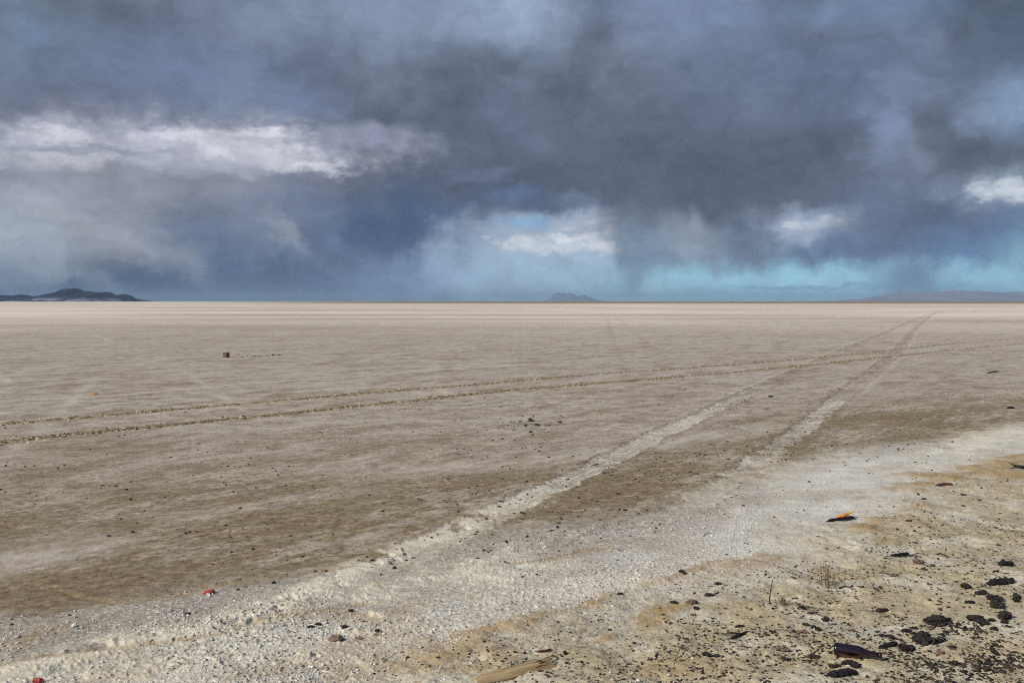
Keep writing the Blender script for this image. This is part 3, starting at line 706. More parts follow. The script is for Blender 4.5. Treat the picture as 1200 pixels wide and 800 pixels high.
def tube_bm(bm, pts, radii, seg=7, cap=True):
    rings = []
    for i, p in enumerate(pts):
        p = Vector(p)
        a = Vector(pts[max(i - 1, 0)]); c = Vector(pts[min(i + 1, len(pts) - 1)])
        d = (c - a).normalized(); up = Vector((0, 0, 1)) if abs(d.z) < 0.9 else Vector((1, 0, 0))
        s = d.cross(up).normalized(); u = s.cross(d)
        rings.append([bm.verts.new(p + (s * math.cos(q) + u * math.sin(q)) * radii[i]) for q in [2 * math.pi * j / seg for j in range(seg)]])
    for r0, r1 in zip(rings[:-1], rings[1:]):
        for j in range(seg): bm.faces.new((r0[j], r0[(j + 1) % seg], r1[(j + 1) % seg], r1[j]))
    if cap:
        bm.faces.new(rings[0][::-1]); bm.faces.new(rings[-1])
def splinter_bm(bm, L, W, H, seed, n=14, taper0=0.3, taper1=0.6, bend=0.0):
    """a rough, broken piece of wood along X, lying on z = 0"""
    r = random.Random(seed); rings = []
    for i in range(n + 1):
        f = i / n; e = min(1, taper0 + f * 5 * (1 - taper0)) * min(1, taper1 + (1 - f) * 5 * (1 - taper1))
        x = (f - 0.5) * L
        w = W * e * (1 + r.uniform(-.12, .12)); h = H * e * (1 + r.uniform(-.14, .14)); y0 = bend * (f - 0.5) ** 2 * L + r.uniform(-.06, .06) * W
        ring = []
        for q in range(8):
            a = 2 * math.pi * (q + 0.5) / 8
            cx, cy = math.cos(a), math.sin(a); k2 = 1 / max(abs(cx), abs(cy)) ** 0.6
            ring.append(bm.verts.new((x + r.uniform(-.02, .02) * L * (1 if 0 < i < n else 2.2), y0 + 0.5 * w * cx * k2 * (1 + r.uniform(-.08, .08)), 0.5 * h + 0.5 * h * cy * k2 * (1 + r.uniform(-.08, .08)))))
        rings.append(ring)
    for r0, r1 in zip(rings[:-1], rings[1:]):
        for j in range(8): bm.faces.new((r0[j], r0[(j + 1) % 8], r1[(j + 1) % 8], r1[j]))
    bm.faces.new(rings[0][::-1]); bm.faces.new(rings[-1])

USED = []
def at(px, py, dz=0.0):
    x, y = gnd(px, py); z = ground_z(x, y)
    USED.append((x, y))
    return Vector((x, y, z + dz))
def mpp(py): return CAM_H / (py - HORIZON)          # metres across per pixel of the photograph at a row of the ground
def span(p, q):
    """centre, length and heading of a piece lying on the ground between two pixels"""
    a = Vector((*gnd(*p), 0)); b = Vector((*gnd(*q), 0)); c = (a + b) / 2
    return Vector((c.x, c.y, ground_z(c.x, c.y))), (b - a).length, math.atan2(b.y - a.y, b.x - a.x)

# ---------------------------------------------------------------- the brown bottle
loc, L, ang = span((977, 777), (1034, 784))
t = empty('glass_bottle', loc + Vector((0, 0, -0.004)), ang)
tag(t, 'brown glass bottle lying on its side on the sand with its neck to the right', 'bottle')
prof = [(0, .004), (0.0, .024), (.003, .0285), (.010, .0300), (.098, .0300), (.110, .0292), (.122, .0262), (.134, .0214), (.146, .0172), (.160, .0147), (.180, .0135), (.200, .0128)]
def lathe(prof, seg=36, sc=1.0, x0=0.0, close=True):
    bm = bmesh.new(); rings = []
    for x, r in prof:
        rings.append([bm.verts.new(((x + x0) * sc, r * sc * math.cos(2 * math.pi * j / seg), r * sc * math.sin(2 * math.pi * j / seg))) for j in range(seg)])
    for r0, r1 in zip(rings[:-1], rings[1:]):
        for j in range(seg): bm.faces.new((r0[j], r1[j], r1[(j + 1) % seg], r0[(j + 1) % seg]))
    if close: bm.faces.new(rings[0]); bm.faces.new(rings[-1][::-1])
    bmesh.ops.recalc_face_normals(bm, faces=bm.faces)
    return bm
s = L / 0.215
bo = from_bm('bottle_body', lathe(prof, sc=s, x0=-0.1075), M_GLASS, t, True); bo.location.z = 0.027 * s
fo = from_bm('bottle_mouth', lathe([(.199, .0130), (.2005, .0146), (.206, .0150), (.212, .0146), (.2135, .0125), (.2132, .0092), (.205, .0088)], sc=s, x0=-0.1075), M_GLASS, t, True); fo.location.z = 0.027 * s
bo.rotation_euler.y = R(2); fo.rotation_euler.y = R(2)

# ---------------------------------------------------------------- the orange log
loc, L, ang = span((556, 806), (646, 784))
t = empty('wooden_log', loc + Vector((0, 0, -0.040)), ang)
tag(t, 'tan orange log with a torn end, half sunk at the bottom edge', 'log')
bm = bmesh.new(); r = random.Random(5); n, seg = 30, 64; rings = []
for i in range(n + 1):
    f = i / n; ring = []
    for j in range(seg):
        a = 2 * math.pi * j / seg
        rad_ = 0.036 * (1.0 + 0.10 * math.sin(a * 2 + 1)) * (0.55 + 0.45 * min(1, f * 2.4)) * (1 + 0.07 * mn.noise(Vector((f * 1.5, math.cos(a) * 2.5, math.sin(a) * 2.5))) + 0.09 * mn.noise(Vector((f * 1.2, a * 7, 3.3))) + 0.06 * mn.noise(Vector((f * 3, a * 16, 8.3))))
        x = (f - 0.5) * L + (0.040 * mn.noise(Vector((9.1, math.cos(a) * 3, math.sin(a) * 3))) + 0.010 * r.uniform(-1, 1) if i == n else 0)
        ring.append(bm.verts.new((x, rad_ * 1.25 * math.cos(a), 0.030 + rad_ * 0.80 * math.sin(a))))
    rings.append(ring)
for r0, r1 in zip(rings[:-1], rings[1:]):
    for j in range(seg): bm.faces.new((r0[j], r1[j], r1[(j + 1) % seg], r0[(j + 1) % seg]))
bm.faces.new(rings[0])
bmesh.ops.recalc_face_normals(bm, faces=bm.faces)
from_bm('log_bark', bm, M_LOG, t, True)
bm = bmesh.new(); tip = [bm.verts.new(v) for v in [(L / 2 - 0.016 + r.uniform(-.008, .008), 0.036 * 1.1 * q * math.cos(a), 0.030 + 0.036 * 0.70 * q * math.sin(a)) for q in (0.85, 0.45) for a in [2 * math.pi * j / 14 for j in range(14)]]]
for j in range(14): bm.faces.new((tip[j], tip[(j + 1) % 14], tip[14 + (j + 1) % 14], tip[14 + j]))
bm.faces.new(tip[14:])
ed = [bm.verts.new((L / 2 - 0.035, 0.036 * 1.13 * math.cos(2 * math.pi * j / 14), 0.030 + 0.036 * 0.72 * math.sin(2 * math.pi * j / 14))) for j in range(14)]
for j in range(14): bm.faces.new((ed[j], ed[(j + 1) % 14], tip[(j + 1) % 14], tip[j]))
bmesh.ops.recalc_face_normals(bm, faces=bm.faces)
te = from_bm('torn_end', bm, M_LOGEND, t)
for i in range(10):                                                  # torn fibres standing off the end and the top
    a = r.uniform(0.2, 2.9); x0 = L * r.uniform(-.1, .47); p0 = Vector((x0, 0.036 * 1.2 * math.cos(a), 0.030 + 0.030 * math.sin(a)))
    bm = bmesh.new(); ln = r.uniform(.02, .07)
    tube_bm(bm, [p0 - Vector((ln * .5, 0, .004)), p0 + Vector((0, r.uniform(-.004, .004), .002)), p0 + Vector((ln, r.uniform(-.012, .012), r.uniform(-.006, .010)))], [.0026, .0022, .0008], 5)
    from_bm('torn_fibre', bm, M_LOG if i % 2 else M_LOGEND, te if x0 > L * .3 else t)

# ---------------------------------------------------------------- broken pieces of wood
def wood(name, p, q, thick, label, m=M_CHAR, cat='wood piece', seed=1, t0=0.3, t1=0.6, wide=1.6, bend=0.0, lift=0.0, roll=0.0):
    loc, L, ang = span(p, q); H = thick * mpp((p[1] + q[1]) / 2)
    bm = bmesh.new(); splinter_bm(bm, L, H * wide, H, seed, 14, t0, t1, bend)
    o = from_bm(name, bm, m); o.location = loc + Vector((0, 0, lift - H * 0.12)); o.rotation_euler = (roll, 0, ang)
    return tag(o, label, cat)
loc, L, ang = span((967, 612.5), (1000, 607.5))
t = empty('broken_board', loc, ang); tag(t, 'black board splinter with a bright orange and yellow broken top on the salt crust', 'board')
bm = bmesh.new(); splinter_bm(bm, L, 0.035, 0.020, 3, 14, 0.1, 0.75)
from_bm('board_body', bm, M_CHAR, t)
bm = bmesh.new(); splinter_bm(bm, L * 0.52, 0.026, 0.014, 4, 10, 0.1, 0.7)
o = from_bm('orange_face', bm, M_ORANGE, t); o.location = (L * 0.16, 0.016, 0.018); o.rotation_euler = (R(20), R(-7), R(3))
bm = bmesh.new(); splinter_bm(bm, L * 0.34, 0.020, 0.010, 6, 8, 0.4, 0.1)
o = from_bm('yellow_tip', bm, M_YELLOW, t); o.location = (L * 0.46, 0.022, 0.030); o.rotation_euler = (0, R(-4), R(6))
wood('wood_splinter', (1096, 571), (1118, 570), 3.4, 'dark red sliver of wood pointed at both ends, lying below the ochre sand streak', M_RED, seed=8, t0=0.35, t1=0.05)
wood('wood_block', (1170, 668), (1186, 667), 5.6, 'upper and smaller of the two charred wood blocks at the right', seed=9, t0=0.7, t1=0.9, wide=1.5)
t = empty('wood_block', Vector((0, 0, 0))); loc, L, ang = span((1157, 689), (1186, 686)); t.location = loc; t.rotation_euler = (0, 0, ang)
tag(t, 'longer charred wood block with a knot on top, below the smaller block', 'wood piece')
H = 6.4 * mpp(688); bm = bmesh.new(); splinter_bm(bm, L, H * 1.5, H, 10, 14, 0.6, 0.95); from_bm('block_body', bm, M_CHAR, t)
bm = bmesh.new(); lump_bm(bm, Vector((-L * 0.2, 0, H * 1.0)), (0.02, 0.02, 0.018), 4, 2); from_bm('knot', bm, M_CHAR, t)
t = empty('charred_branch', Vector((0, 0, 0))); loc, L, ang = span((1042, 655.5), (1064, 651.5)); t.location = loc; t.rotation_euler = (0, 0, ang)
tag(t, 'black charred branch with an upright twig at its left end, left of the reddish stone', 'branch')
H = 3.4 * mpp(654); bm = bmesh.new(); splinter_bm(bm, L, H * 1.8, H, 12, 14, 0.25, 0.9); from_bm('branch_body', bm, M_CHAR, t)
bm = bmesh.new(); tube_bm(bm, [(-L * .42, 0, .004), (-L * .60, .002, .014), (-L * .58, .004, .032), (-L * .44, .008, .040), (-L * .40, .012, .046)], [.0026, .0022, .0020, .0017, .001])
from_bm('upright_twig', bm, M_TWIG, t)
bm = bmesh.new(); tube_bm(bm, [(-L * .3, -.01, .006), (0, -.03, .008), (L * .35, -.045, .006), (L * .6, -.075, .003)], [.0032, .003, .0026, .0015])
from_bm('side_twig', bm, M_TWIG, t)
wood('wood_piece', (1026, 719), (1040, 718), 4.2, 'short black piece of wood alone on the pale sand above the bottle', seed=14, t0=0.5, t1=0.8)
wood('wood_piece', (861, 741.5), (872, 740.5), 2.6, 'short black stick just above the forked twig', seed=15, t0=0.4, t1=0.5)
wood('wood_sliver', (629, 773.5), (649, 770.5), 2.4, 'thin dark red sliver lying behind the torn end of the orange log', M_RED, seed=16, t0=0.1, t1=0.2, bend=1.2)
wood('wood_piece', (970, 800), (1003, 795), 6.5, 'dark flat piece of wood cut by the bottom edge below the bottle', seed=18, t0=0.5, t1=0.6, wide=2.2)
wood('wood_piece', (1028, 771), (1049, 764.5), 4.5, 'dark stub of wood lying behind the neck of the bottle', seed=19, t0=0.2, t1=0.9)
wood('wood_piece', (1156, 437.5), (1171, 435), 1.5, 'thin dark stick on the far mudflat right of the crossing tracks', seed=20, t0=0.2, t1=0.3)
wood('wood_piece', (1180, 478.8), (1188, 478.2), 2.4, 'short dark stick on the brown mud just above the white shore at the right', seed=21)
wood('wood_piece', (771, 613.8), (782, 613.0), 1.8, 'thin black stick on the white salt crust below the brown mud', seed=22, t0=0.1, t1=0.1)

def twig(name, pts, rad_, label, cat='twig', m=M_TWIG, lift=0.3):
    """a twig through pixels (px, py, height in metres)"""
    ps = []
    for px, py, hz in pts:
        x, y = gnd(px, py); ps.append(Vector((x, y, ground_z(x, y) + hz)))
    o0 = ps[0].copy(); bm = bmesh.new()
    n = len(ps); tube_bm(bm, [p - o0 + Vector((0, 0, rad_ * lift)) for p in ps], [rad_ * (1 - 0.6 * i / (n - 1)) for i in range(n)])
    o = from_bm(name, bm, m, smooth=True); o.location = o0
    return tag(o, label, cat)
twig('twig', [(1066, 654, 0), (1070, 651.5, .006), (1075, 650.5, .010), (1081, 651, .010), (1089, 653.5, 0)], .0036, 'thin arched black twig right behind the reddish stone')
twig('twig', [(1097, 651.5, 0), (1101, 650.5, .006), (1106, 651.5, .007), (1114, 654.5, 0)], .0040, 'thin arched black twig to the right of the reddish stone')
twig('twig', [(983, 691, 0), (990, 691.5, .008), (997, 694, .007), (1003, 696, 0)], .0036, 'curved dark twig to the lower right of the upright grass tuft')
twig('twig', [(1034, 675, 0), (1041, 676.5, .004), (1047, 680, 0)], .0030, 'small bent dark twig on the yellow sand below the charred branch')
twig('twig', [(824, 628, 0), (828, 625.5, .007), (834, 624.6, 0)], .0026, 'small bow shaped twig on the white crust')
twig('twig', [(700, 729.5, 0), (705, 727.5, .005), (709, 729, 0)], .0030, 'small humped dark twig at the edge of the sand')
t = empty('forked_twig', Vector((0, 0, 0))); loc, L, ang = span((853, 756.5), (880, 747.5)); t.location = loc; t.rotation_euler = (0, 0, ang)
tag(t, 'dark forked twig lying on the sand left of the bottle', 'twig')
bm = bmesh.new(); tube_bm(bm, [(-L / 2, 0, .004), (-L * .2, .004, .008), (L * .1, 0, .010), (L * .36, .006, .010), (L / 2, .002, .006)], [.004, .0062, .006, .005, .002]); from_bm('main_stem', bm, M_TWIG, t, True)
bm = bmesh.new(); tube_bm(bm, [(L * .1, 0, .012), (-L * .12, .035, .012), (-L * .26, .055, .006)], [.004, .004, .0018]); from_bm('side_stem', bm, M_TWIG, t, True)
t = empty('dark_branch', Vector((0, 0, 0))); loc, L, ang = span((1187, 549), (1212, 556)); t.location = loc; t.rotation_euler = (0, 0, ang)
tag(t, 'black gnarled branch at the right edge on the ochre sand', 'branch')
bm = bmesh.new(); tube_bm(bm, [(-L / 2, 0.01, .008), (-L * .3, 0, .018), (0, .02, .024), (L * .3, 0, .026), (L / 2, 0, .012)], [.004, .010, .016, .018, .010]); from_bm('main_stem', bm, M_TWIG, t, True)
bm = bmesh.new(); tube_bm(bm, [(-L * .3, 0, .018), (-L * .42, -.03, .032), (-L * .52, -.04, .040)], [.007, .005, .002]); from_bm('side_stem', bm, M_TWIG, t, True)
bm = bmesh.new(); tube_bm(bm, [(0, 0, .02), (-L * .1, -.06, .016), (-L * .2, -.10, .004)], [.009, .006, .002]); from_bm('side_stem', bm, M_TWIG, t, True)

# ---------------------------------------------------------------- dead plants
def tuft(px, py, h, spread, n, label, seed, lean=(0, 0), name='dry_grass_tuft', m=M_DRY, fat=0.0018):
    r = random.Random(seed); t = at(px, py); bm = bmesh.new()
    for i in range(n):
        bx, by = r.gauss(0, spread * .45), r.gauss(0, spread * .45)
        hh = h * r.uniform(.45, 1.0); lx, ly = lean[0] + r.gauss(0, .22), lean[1] + r.gauss(0, .22)
        p = []
        for q in range(5):
            f = q / 4
            p.append((bx + lx * hh * f + r.uniform(-.003, .003) * (q > 0), by + ly * hh * f, hh * f * (1 - .10 * f) - .004))
        tube_bm(bm, p, [fat * (1 - .55 * q / 4) for q in range(5)], 5)
        if r.random() < .7:                                  # a side spur
            k0 = r.choice((2, 3)); a = Vector(p[k0]); tube_bm(bm, [a, a + Vector((r.uniform(-.02, .02), r.uniform(-.02, .02), r.uniform(.006, .022)))], [fat * .7, fat * .3], 4)
    o = from_bm(name, bm, m); o.location = t
    return tag(o, label, 'grass tuft')
tuft(970, 689, 0.165, 0.042, 22, 'upright tuft of dry brown stems on the yellow sand', 3, (-0.12, 0.0))
tuft(916, 714, 0.05, 0.020, 22, 'low ochre stubble tuft at the foot of the single upright stalk', 6)
twig('dry_stalk', [(901.5, 712.5, 0), (902, 712, .035), (903.5, 711.5, .075), (905.5, 711, .112)], .0036, 'single thin stalk standing upright and leaning right in the sand', 'stalk', M_TWIG)
tuft(800, 768, 0.03, 0.008, 9, 'sparse low stubble right of the thin crooked stem in the foreground', 8)
twig('dry_stalk', [(790, 781, 0), (794, 776, .012), (799, 769, .02), (803, 767, .012)], .0030, 'thin crooked tan stem lying in the foreground sand', 'stalk', M_DRY)

# ---------------------------------------------------------------- named clods and stones
def clump(px, py, wpx, hpx, label, seed, m=M_CLOD, cat='clod', name='dark_clod', n=1, rough=0.5, sub=4):
    """a heap of crusted lumps grown into one piece, wpx by hpx in the photograph"""
    base = at(px, py + hpx * 0.42); W = wpx * mpp(py); hv = hpx * mpp(py)
    W *= 1.22 if n > 1 else 1.0; hv *= 1.12 if n > 1 else 1.0
    r = random.Random(seed); bm = bmesh.new(); tall = hv * 0.64; deep = max(min(W * 0.75, hv * 2.2), hv * 1.2)
    if n == 1: lump_bm(bm, Vector((0, deep * 0.3, tall * .30)), (W, deep, tall * 1.15), seed, sub, rough)
    else:
        for i in range(n):
            s = r.uniform(.42, .68)
            lump_bm(bm, Vector((W * r.uniform(-.34, .34), deep * r.uniform(-.05, .7), tall * r.uniform(.12, .42))), (W * s * .75, deep * s, tall * s * 1.1), seed + i * 13, 3, rough)
    o = from_bm(name, bm, m, smooth=False); o.location = base
    return tag(o, label, cat)
clump(1101, 730, 27, 14, 'big oval black clod speckled with pale grit, alone above the cluster of clods', 31)
clump(1087, 755, 21, 17, 'ragged black clod, tallest of the cluster below the big oval clod', 32, n=6)
clump(1064, 766, 21, 13, 'ragged black clod just right of the bottle, leftmost of the cluster', 33, n=5)
clump(1107, 758, 14, 9, 'squat black clod at the right end of the cluster below the big oval clod', 34, n=3)
clump(1116, 767, 10, 5, 'flat brown clod just below the right end of the clod cluster', 35, M_CLOD2)
clump(1143, 734, 24, 9, 'long black clod like a bent sausage, right of the big oval clod', 36, n=4)
clump(1163, 734, 9, 5, 'small flat dark clod touching the right end of the long bent clod', 37)
clump(1137, 692, 20, 10, 'upper left lump of the slanting row of black clods below the wood blocks', 38, n=3)
clump(1149, 698, 18, 10, 'second lump from the top of the slanting row of black clods', 39, n=3)
clump(1163, 705, 20, 11, 'lowest and largest lump of the slanting row of black clods', 40, n=4)
clump(1171, 714, 22, 12, 'upper part of the hook shaped pair of black clods near the right edge', 41, n=4)
clump(1184, 727, 18, 17, 'lower and taller of the hook shaped pair of black clods near the right edge', 42, n=5)
clump(1178, 737, 9, 5, 'small black clod under the hook shaped pair near the right edge', 43)
clump(1197, 704, 16, 14, 'black clod cut by the right edge beside the slanting row', 44, n=4)
clump(1137, 711, 10, 5, 'small black clod with a white fleck below the slanting row', 45)
clump(1166, 743, 8, 6, 'small round dark clod below the hook shaped pair', 46)
clump(1167, 767, 10, 12, 'ragged dark clod of small lumps low at the right, below the long bent clod', 47, n=4)
clump(1151, 790, 13, 9, 'dark red brown clod near the bottom edge at the right', 48, M_CLOD2, n=3)
clump(1119, 784, 7, 7, 'small pointed black clod near the bottom edge, left of the red brown clod', 49)
clump(1117, 739, 9, 7, 'black clod right under the big oval clod', 50, n=2)
clump(1108, 745, 9, 6, 'crumbled dark clod between the big oval clod and the cluster', 51, n=3)
clump(1063, 742, 12, 5, 'flat black clod, upper left of the clod cluster', 52)
clump(1072, 738, 9, 4, 'thin flat clod just above the flat black clod', 53)
clump(1072, 747, 8, 5, 'round dark clod touching the left side of the clod cluster', 54)
clump(1090, 740, 7, 4, 'small tan stone under the left end of the big oval clod', 55, M_TAN, 'stone', 'stone')
clump(1102, 772, 7, 5, 'small reddish stone below the clod cluster', 56, M_STONE, 'stone', 'stone')
clump(1001, 786, 18, 8, 'heap of dark crumbs piled against the front of the bottle', 57, n=7, name='crumb_heap', cat='clod')
clump(979, 787, 11, 7, 'smaller heap of dark crumbs under the base of the bottle', 58, n=5, name='crumb_heap', cat='clod')
clump(955, 775, 15, 11, 'brown black clod to the left of the bottle', 59, M_CLOD2, n=3)
clump(957.5, 743, 13, 7, 'dark crusty clod above and left of the bottle', 60, n=3)
clump(945, 738, 15, 5, 'long flat dark clod beside the dark crusty clod above the bottle', 61, n=2)
clump(1041, 753, 14, 7, 'dark grey clod above the neck of the bottle', 62, n=3)
clump(1000, 743, 6, 5, 'small round red brown pebble above the bottle', 63, M_STONE, 'pebble', 'pebble', sub=3)
clump(941, 747.5, 11, 4, 'flat reddish tan stone among the clods left of the bottle', 64, M_TAN, 'stone', 'stone')
clump(930.5, 747, 5, 4, 'round black pebble left of the flat reddish tan stone', 65, M_CLOD, 'pebble', 'pebble', sub=3)
clump(941, 716, 8, 5, 'black angular clod right of the stubble tuft', 66)
clump(970, 726, 10, 8, 'arched dark clod on the white salt patch above the bottle', 67, n=3)
clump(951, 721, 6, 5, 'small brown clod left of the white salt patch', 68, M_CLOD2)
clump(917, 767, 16, 7, 'tan stone with a dark rim at the lower left of the bottle', 69, M_TAN, 'stone', 'stone')
clump(923, 779, 11, 7, 'dark clod below the tan stone left of the bottle', 70, n=3)
clump(811, 709, 13, 7, 'red brown stone on the sand, largest stone in the middle foreground', 71, M_STONE, 'stone', 'stone')
clump(816.5, 717, 6, 5, 'black clod just under the largest red brown stone', 72)
clump(813, 723, 7, 3.5, 'flat brown pebble below the black clod and the red brown stone', 73, M_STONE, 'pebble', 'pebble', sub=3)
clump(786, 733, 6, 4, 'small brown pebble at the tip of the ochre mound', 74, M_STONE, 'pebble', 'pebble', sub=3)
clump(790, 709, 8, 4, 'small dark clod left of the largest red brown stone', 75)
clump(834, 774, 15, 8, 'dark crumbling clod below the forked twig', 76, n=4)
clump(663, 771, 7, 8, 'small black clod right of the torn end of the orange log', 77, n=2)
clump(803, 671, 10, 7, 'lone black clod where the white crust meets the sand', 78, n=2)
clump(832, 699, 11, 5, 'dark flat clod at the upper edge of the sand', 79)
clump(842, 685, 8, 4, 'small black clod at the upper edge of the sand, above the dark flat clod', 80)
clump(1077.5, 659, 10, 8, 'round reddish stone between the charred branch and the arched twigs', 81, M_STONE, 'stone', 'stone')
clump(394, 748.5, 17, 10, 'tan triangular stone in the white salt patch at the lower left', 82, M_TAN, 'stone', 'stone', rough=0.3)
clump(403, 736.5, 10, 5, 'black clod above the tan triangular stone', 83)
clump(442, 741, 6, 5, 'round black pebble right of the tan triangular stone', 84, M_CLOD, 'pebble', 'pebble', sub=3)
clump(364, 734, 8, 3.5, 'dark flat chip left of the black clod and the tan triangular stone', 85)
clump(373, 731, 7, 4, 'dark chip touching the flat chip left of the tan triangular stone', 86)
clump(411, 716, 6, 4, 'small brown clod on the salt above the tan triangular stone', 87, M_CLOD2)
clump(421, 749, 8, 4, 'small tan pebble at the right foot of the tan triangular stone', 88, M_TAN, 'pebble', 'pebble', sub=3)
clump(622, 491, 6, 6, 'dark clod standing on the open mudflat beyond the white wheel track', 89, M_CLOD2)
clump(903, 464, 6, 2.6, 'black clod on the mud between the two white wheel tracks', 90)
clump(86, 732, 6, 6, 'pale green grey pebble on the white crust at the left', 91, M_PALE, 'pebble', 'pebble', sub=3)
# red plastic piece with a pale chip
t = empty('plastic_fragment', at(244, 695)); tag(t, 'red plastic fragment with a pale chip on the grey crust at the left', 'fragment')
W = 15 * mpp(694); bm = bmesh.new(); splinter_bm(bm, W, W * .55, W * .26, 23, 10, 0.1, 0.5, 0.6); o = from_bm('red_shell', bm, M_REDPL, t); o.rotation_euler = (0, R(-8), R(16))
bm = bmesh.new(); lump_bm(bm, Vector((0.1 * W, -W * .30, W * .08)), (W * .26, W * .2, W * .2), 9, 2); from_bm('pale_chip', bm, M_PALE, t)
t = empty('plastic_fragment', at(44, 800)); tag(t, 'red plastic fragment beside pale lumps, cut by the bottom edge at the left', 'fragment')
W = 13 * mpp(799); bm = bmesh.new(); splinter_bm(bm, W, W * .6, W * .35, 24, 10, 0.2, 0.5); from_bm('red_shell', bm, M_REDPL, t)
# far things on the flat
t = empty('wooden_block', at(265, 418.6), R(-20)); tag(t, 'brown wooden block standing alone on the distant flat at the left', 'block')
s = 6.2 * mpp(418.6); bm = bmesh.new(); bmesh.ops.create_cube(bm, size=1)
for v in bm.verts: v.co = Vector((v.co.x * s * 1.05, v.co.y * s * 0.8, (v.co.z + .48) * s * 0.86))
bmesh.ops.bevel(bm, geom=bm.edges[:], offset=s * .07, segments=2, affect='EDGES')
bmesh.ops.subdivide_edges(bm, edges=bm.edges[:], cuts=3, use_grid_fill=True)
for v in bm.verts: v.co += v.co.normalized() * s * .05 * mn.noise(v.co / s * 3)
from_bm('block_body', bm, M_BLOCK, t)
bm = bmesh.new(); splinter_bm(bm, s * .8, s * .5, s * .10, 30, 8, .6, .6); o = from_bm('lit_top', bm, M_TAN, t); o.location = (0.02, 0, s * .84)  # paler slab stands in for the sunlit top face of the block
o = clump(110, 461, 9, 2.2, 'orange yellow scrap lying on the flat at the left beyond the rutted track', 92, M_SCRAP, 'scrap', 'scrap')
o = clump(702, 484, 6, 1.6, 'right one of two small orange scraps on the open mudflat', 93, M_SCRAP, 'scrap', 'scrap')
o = clump(628, 471.5, 5, 1.4, 'left and farther one of two small orange scraps on the open mudflat', 94, M_SCRAP, 'scrap', 'scrap')
loc, L, ang = span((1135.5, 364.4), (1143.5, 364.4)); bm = bmesh.new(); splinter_bm(bm, L, 0.4, 0.13, 31, 12, 0.7, 0.8)
o = from_bm('plastic_sheet', bm, M_SHEET); o.location = loc; o.rotation_euler.z = ang; tag(o, 'white sheet lying on the far flat near the right', 'sheet')

# ---------------------------------------------------------------- repeats: clods too small to tell apart
SHAPES = [clod_mesh('dirt_clod', 100 + i, 2, 0.55, 0.55 + 0.1 * (i % 3)) for i in range(7)]
SALTS = [clod_mesh('salt_lump', 200 + i, 2, 0.4, 0.6) for i in range(5)]
def scatter_clods(name, n, box, size, label, group, mats, shapes, cat, seed, keep=None, stretch=1.6):
    r = random.Random(seed); made = 0; pts = []
    x0, y0, x1, y1 = box; tries = 0
    while made < n and tries < n * 60:
        tries += 1
        px, py = r.uniform(x0, x1), r.uniform(y0, y1)
        if keep and not keep(px, py, r): continue
        if any((px - a) ** 2 + (2 * (py - b)) ** 2 < 36 for a, b in pts): continue
        x, y = gnd(px, py)
        if any((x - a) ** 2 + (y - b) ** 2 < 0.0009 for a, b in USED): continue
        pts.append((px, py))
        s = (size[0] + (size[1] - size[0]) * r.random() ** 2.2) * mpp(py)
        me0 = r.choice(shapes); key = (me0.name, r.choice(mats).name)
        if key not in CACHE:
            c = me0.copy(); c.name = name; c.materials.clear(); c.materials.append(bpy.data.materials[key[1]]); CACHE[key] = c
        o = bpy.data.objects.new(name, CACHE[key]); C.objects.link(o)
        o.location = (x, y, ground_z(x, y) - 0.04 * s); o.rotation_euler = (r.uniform(-.3, .3), r.uniform(-.3, .3), r.uniform(0, 6.28))
        o.scale = (s * r.uniform(1.0, stretch), s * r.uniform(.75, 1.15), s * r.uniform(.6, 1.0))
        tag(o, label, cat, group); made += 1
CACHE = {}
CL = [M_CLOD, M_CLOD, M_CLOD2]
nz = lambda sc_: (lambda px, py, r: vnoise(np.array([px * sc_]), np.array([py * sc_ * 2]), 77)[0] > r.uniform(.35, .75))
scatter_clods('dirt_clod', 62, (1045, 735, 1205, 806), (2.8, 6.0), 'small dark clod strewn on the sand in the bottom right corner, right of the bottle', 'small clods in the bottom right corner', CL, SHAPES, 'clod', 1, nz(.05))
scatter_clods('dirt_clod', 52, (880, 712, 1040, 806), (2.6, 5.0), 'small dark clod strewn on the sand around the brown bottle', 'small clods around the bottle', CL, SHAPES, 'clod', 2, nz(.05))
scatter_clods('dirt_clod', 36, (690, 690, 875, 806), (2.4, 4.6), 'small dark clod on the sand between the orange log and the forked twig', 'small clods between the log and the forked twig', CL, SHAPES, 'clod', 3, nz(.05))
scatter_clods('dirt_clod', 44, (1015, 575, 1205, 700), (2.6, 5.0), 'small dark clod on the pale sand between the ochre streak and the wood blocks', 'small clods on the upper sand', CL, SHAPES, 'clod', 4, None, 2.2)
scatter_clods('dirt_clod', 34, (330, 585, 760, 650), (2.0, 3.2), 'small dark clod along the lower edge of the brown mud', 'small clods along the mud edge', CL, SHAPES, 'clod', 5)
scatter_clods('dirt_clod', 30, (0, 520, 330, 690), (2.0, 3.4), 'small dark clod on the brown mudflat at the left', 'small clods on the left mudflat', [M_CLOD2], SHAPES, 'clod', 6)
scatter_clods('dirt_clod', 14, (590, 484, 660, 510), (2.2, 5.0), 'small dark chip on the open mudflat around the standing dark clod', 'dark chips on the open mudflat', CL, SHAPES, 'clod', 7, None, 2.6)
scatter_clods('dirt_clod', 9, (279, 415.6, 300, 418.4), (2.2, 4.0), 'dark chip in the broken line of chips right of the far wooden block', 'line of chips beside the far block', CL, SHAPES, 'clod', 8, None, 2.2)
scatter_clods('dirt_clod', 5, (300, 415.8, 327, 418), (2.0, 3.6), 'dark chip in the broken line of chips right of the far wooden block', 'line of chips beside the far block', CL, SHAPES, 'clod', 18, None, 2.6)
scatter_clods('salt_lump', 60, (0, 715, 330, 806), (2.0, 4.2), 'small white salt lump on the pale crust at the lower left', 'white salt lumps at the lower left', [M_SALT], SALTS, 'salt lump', 9)
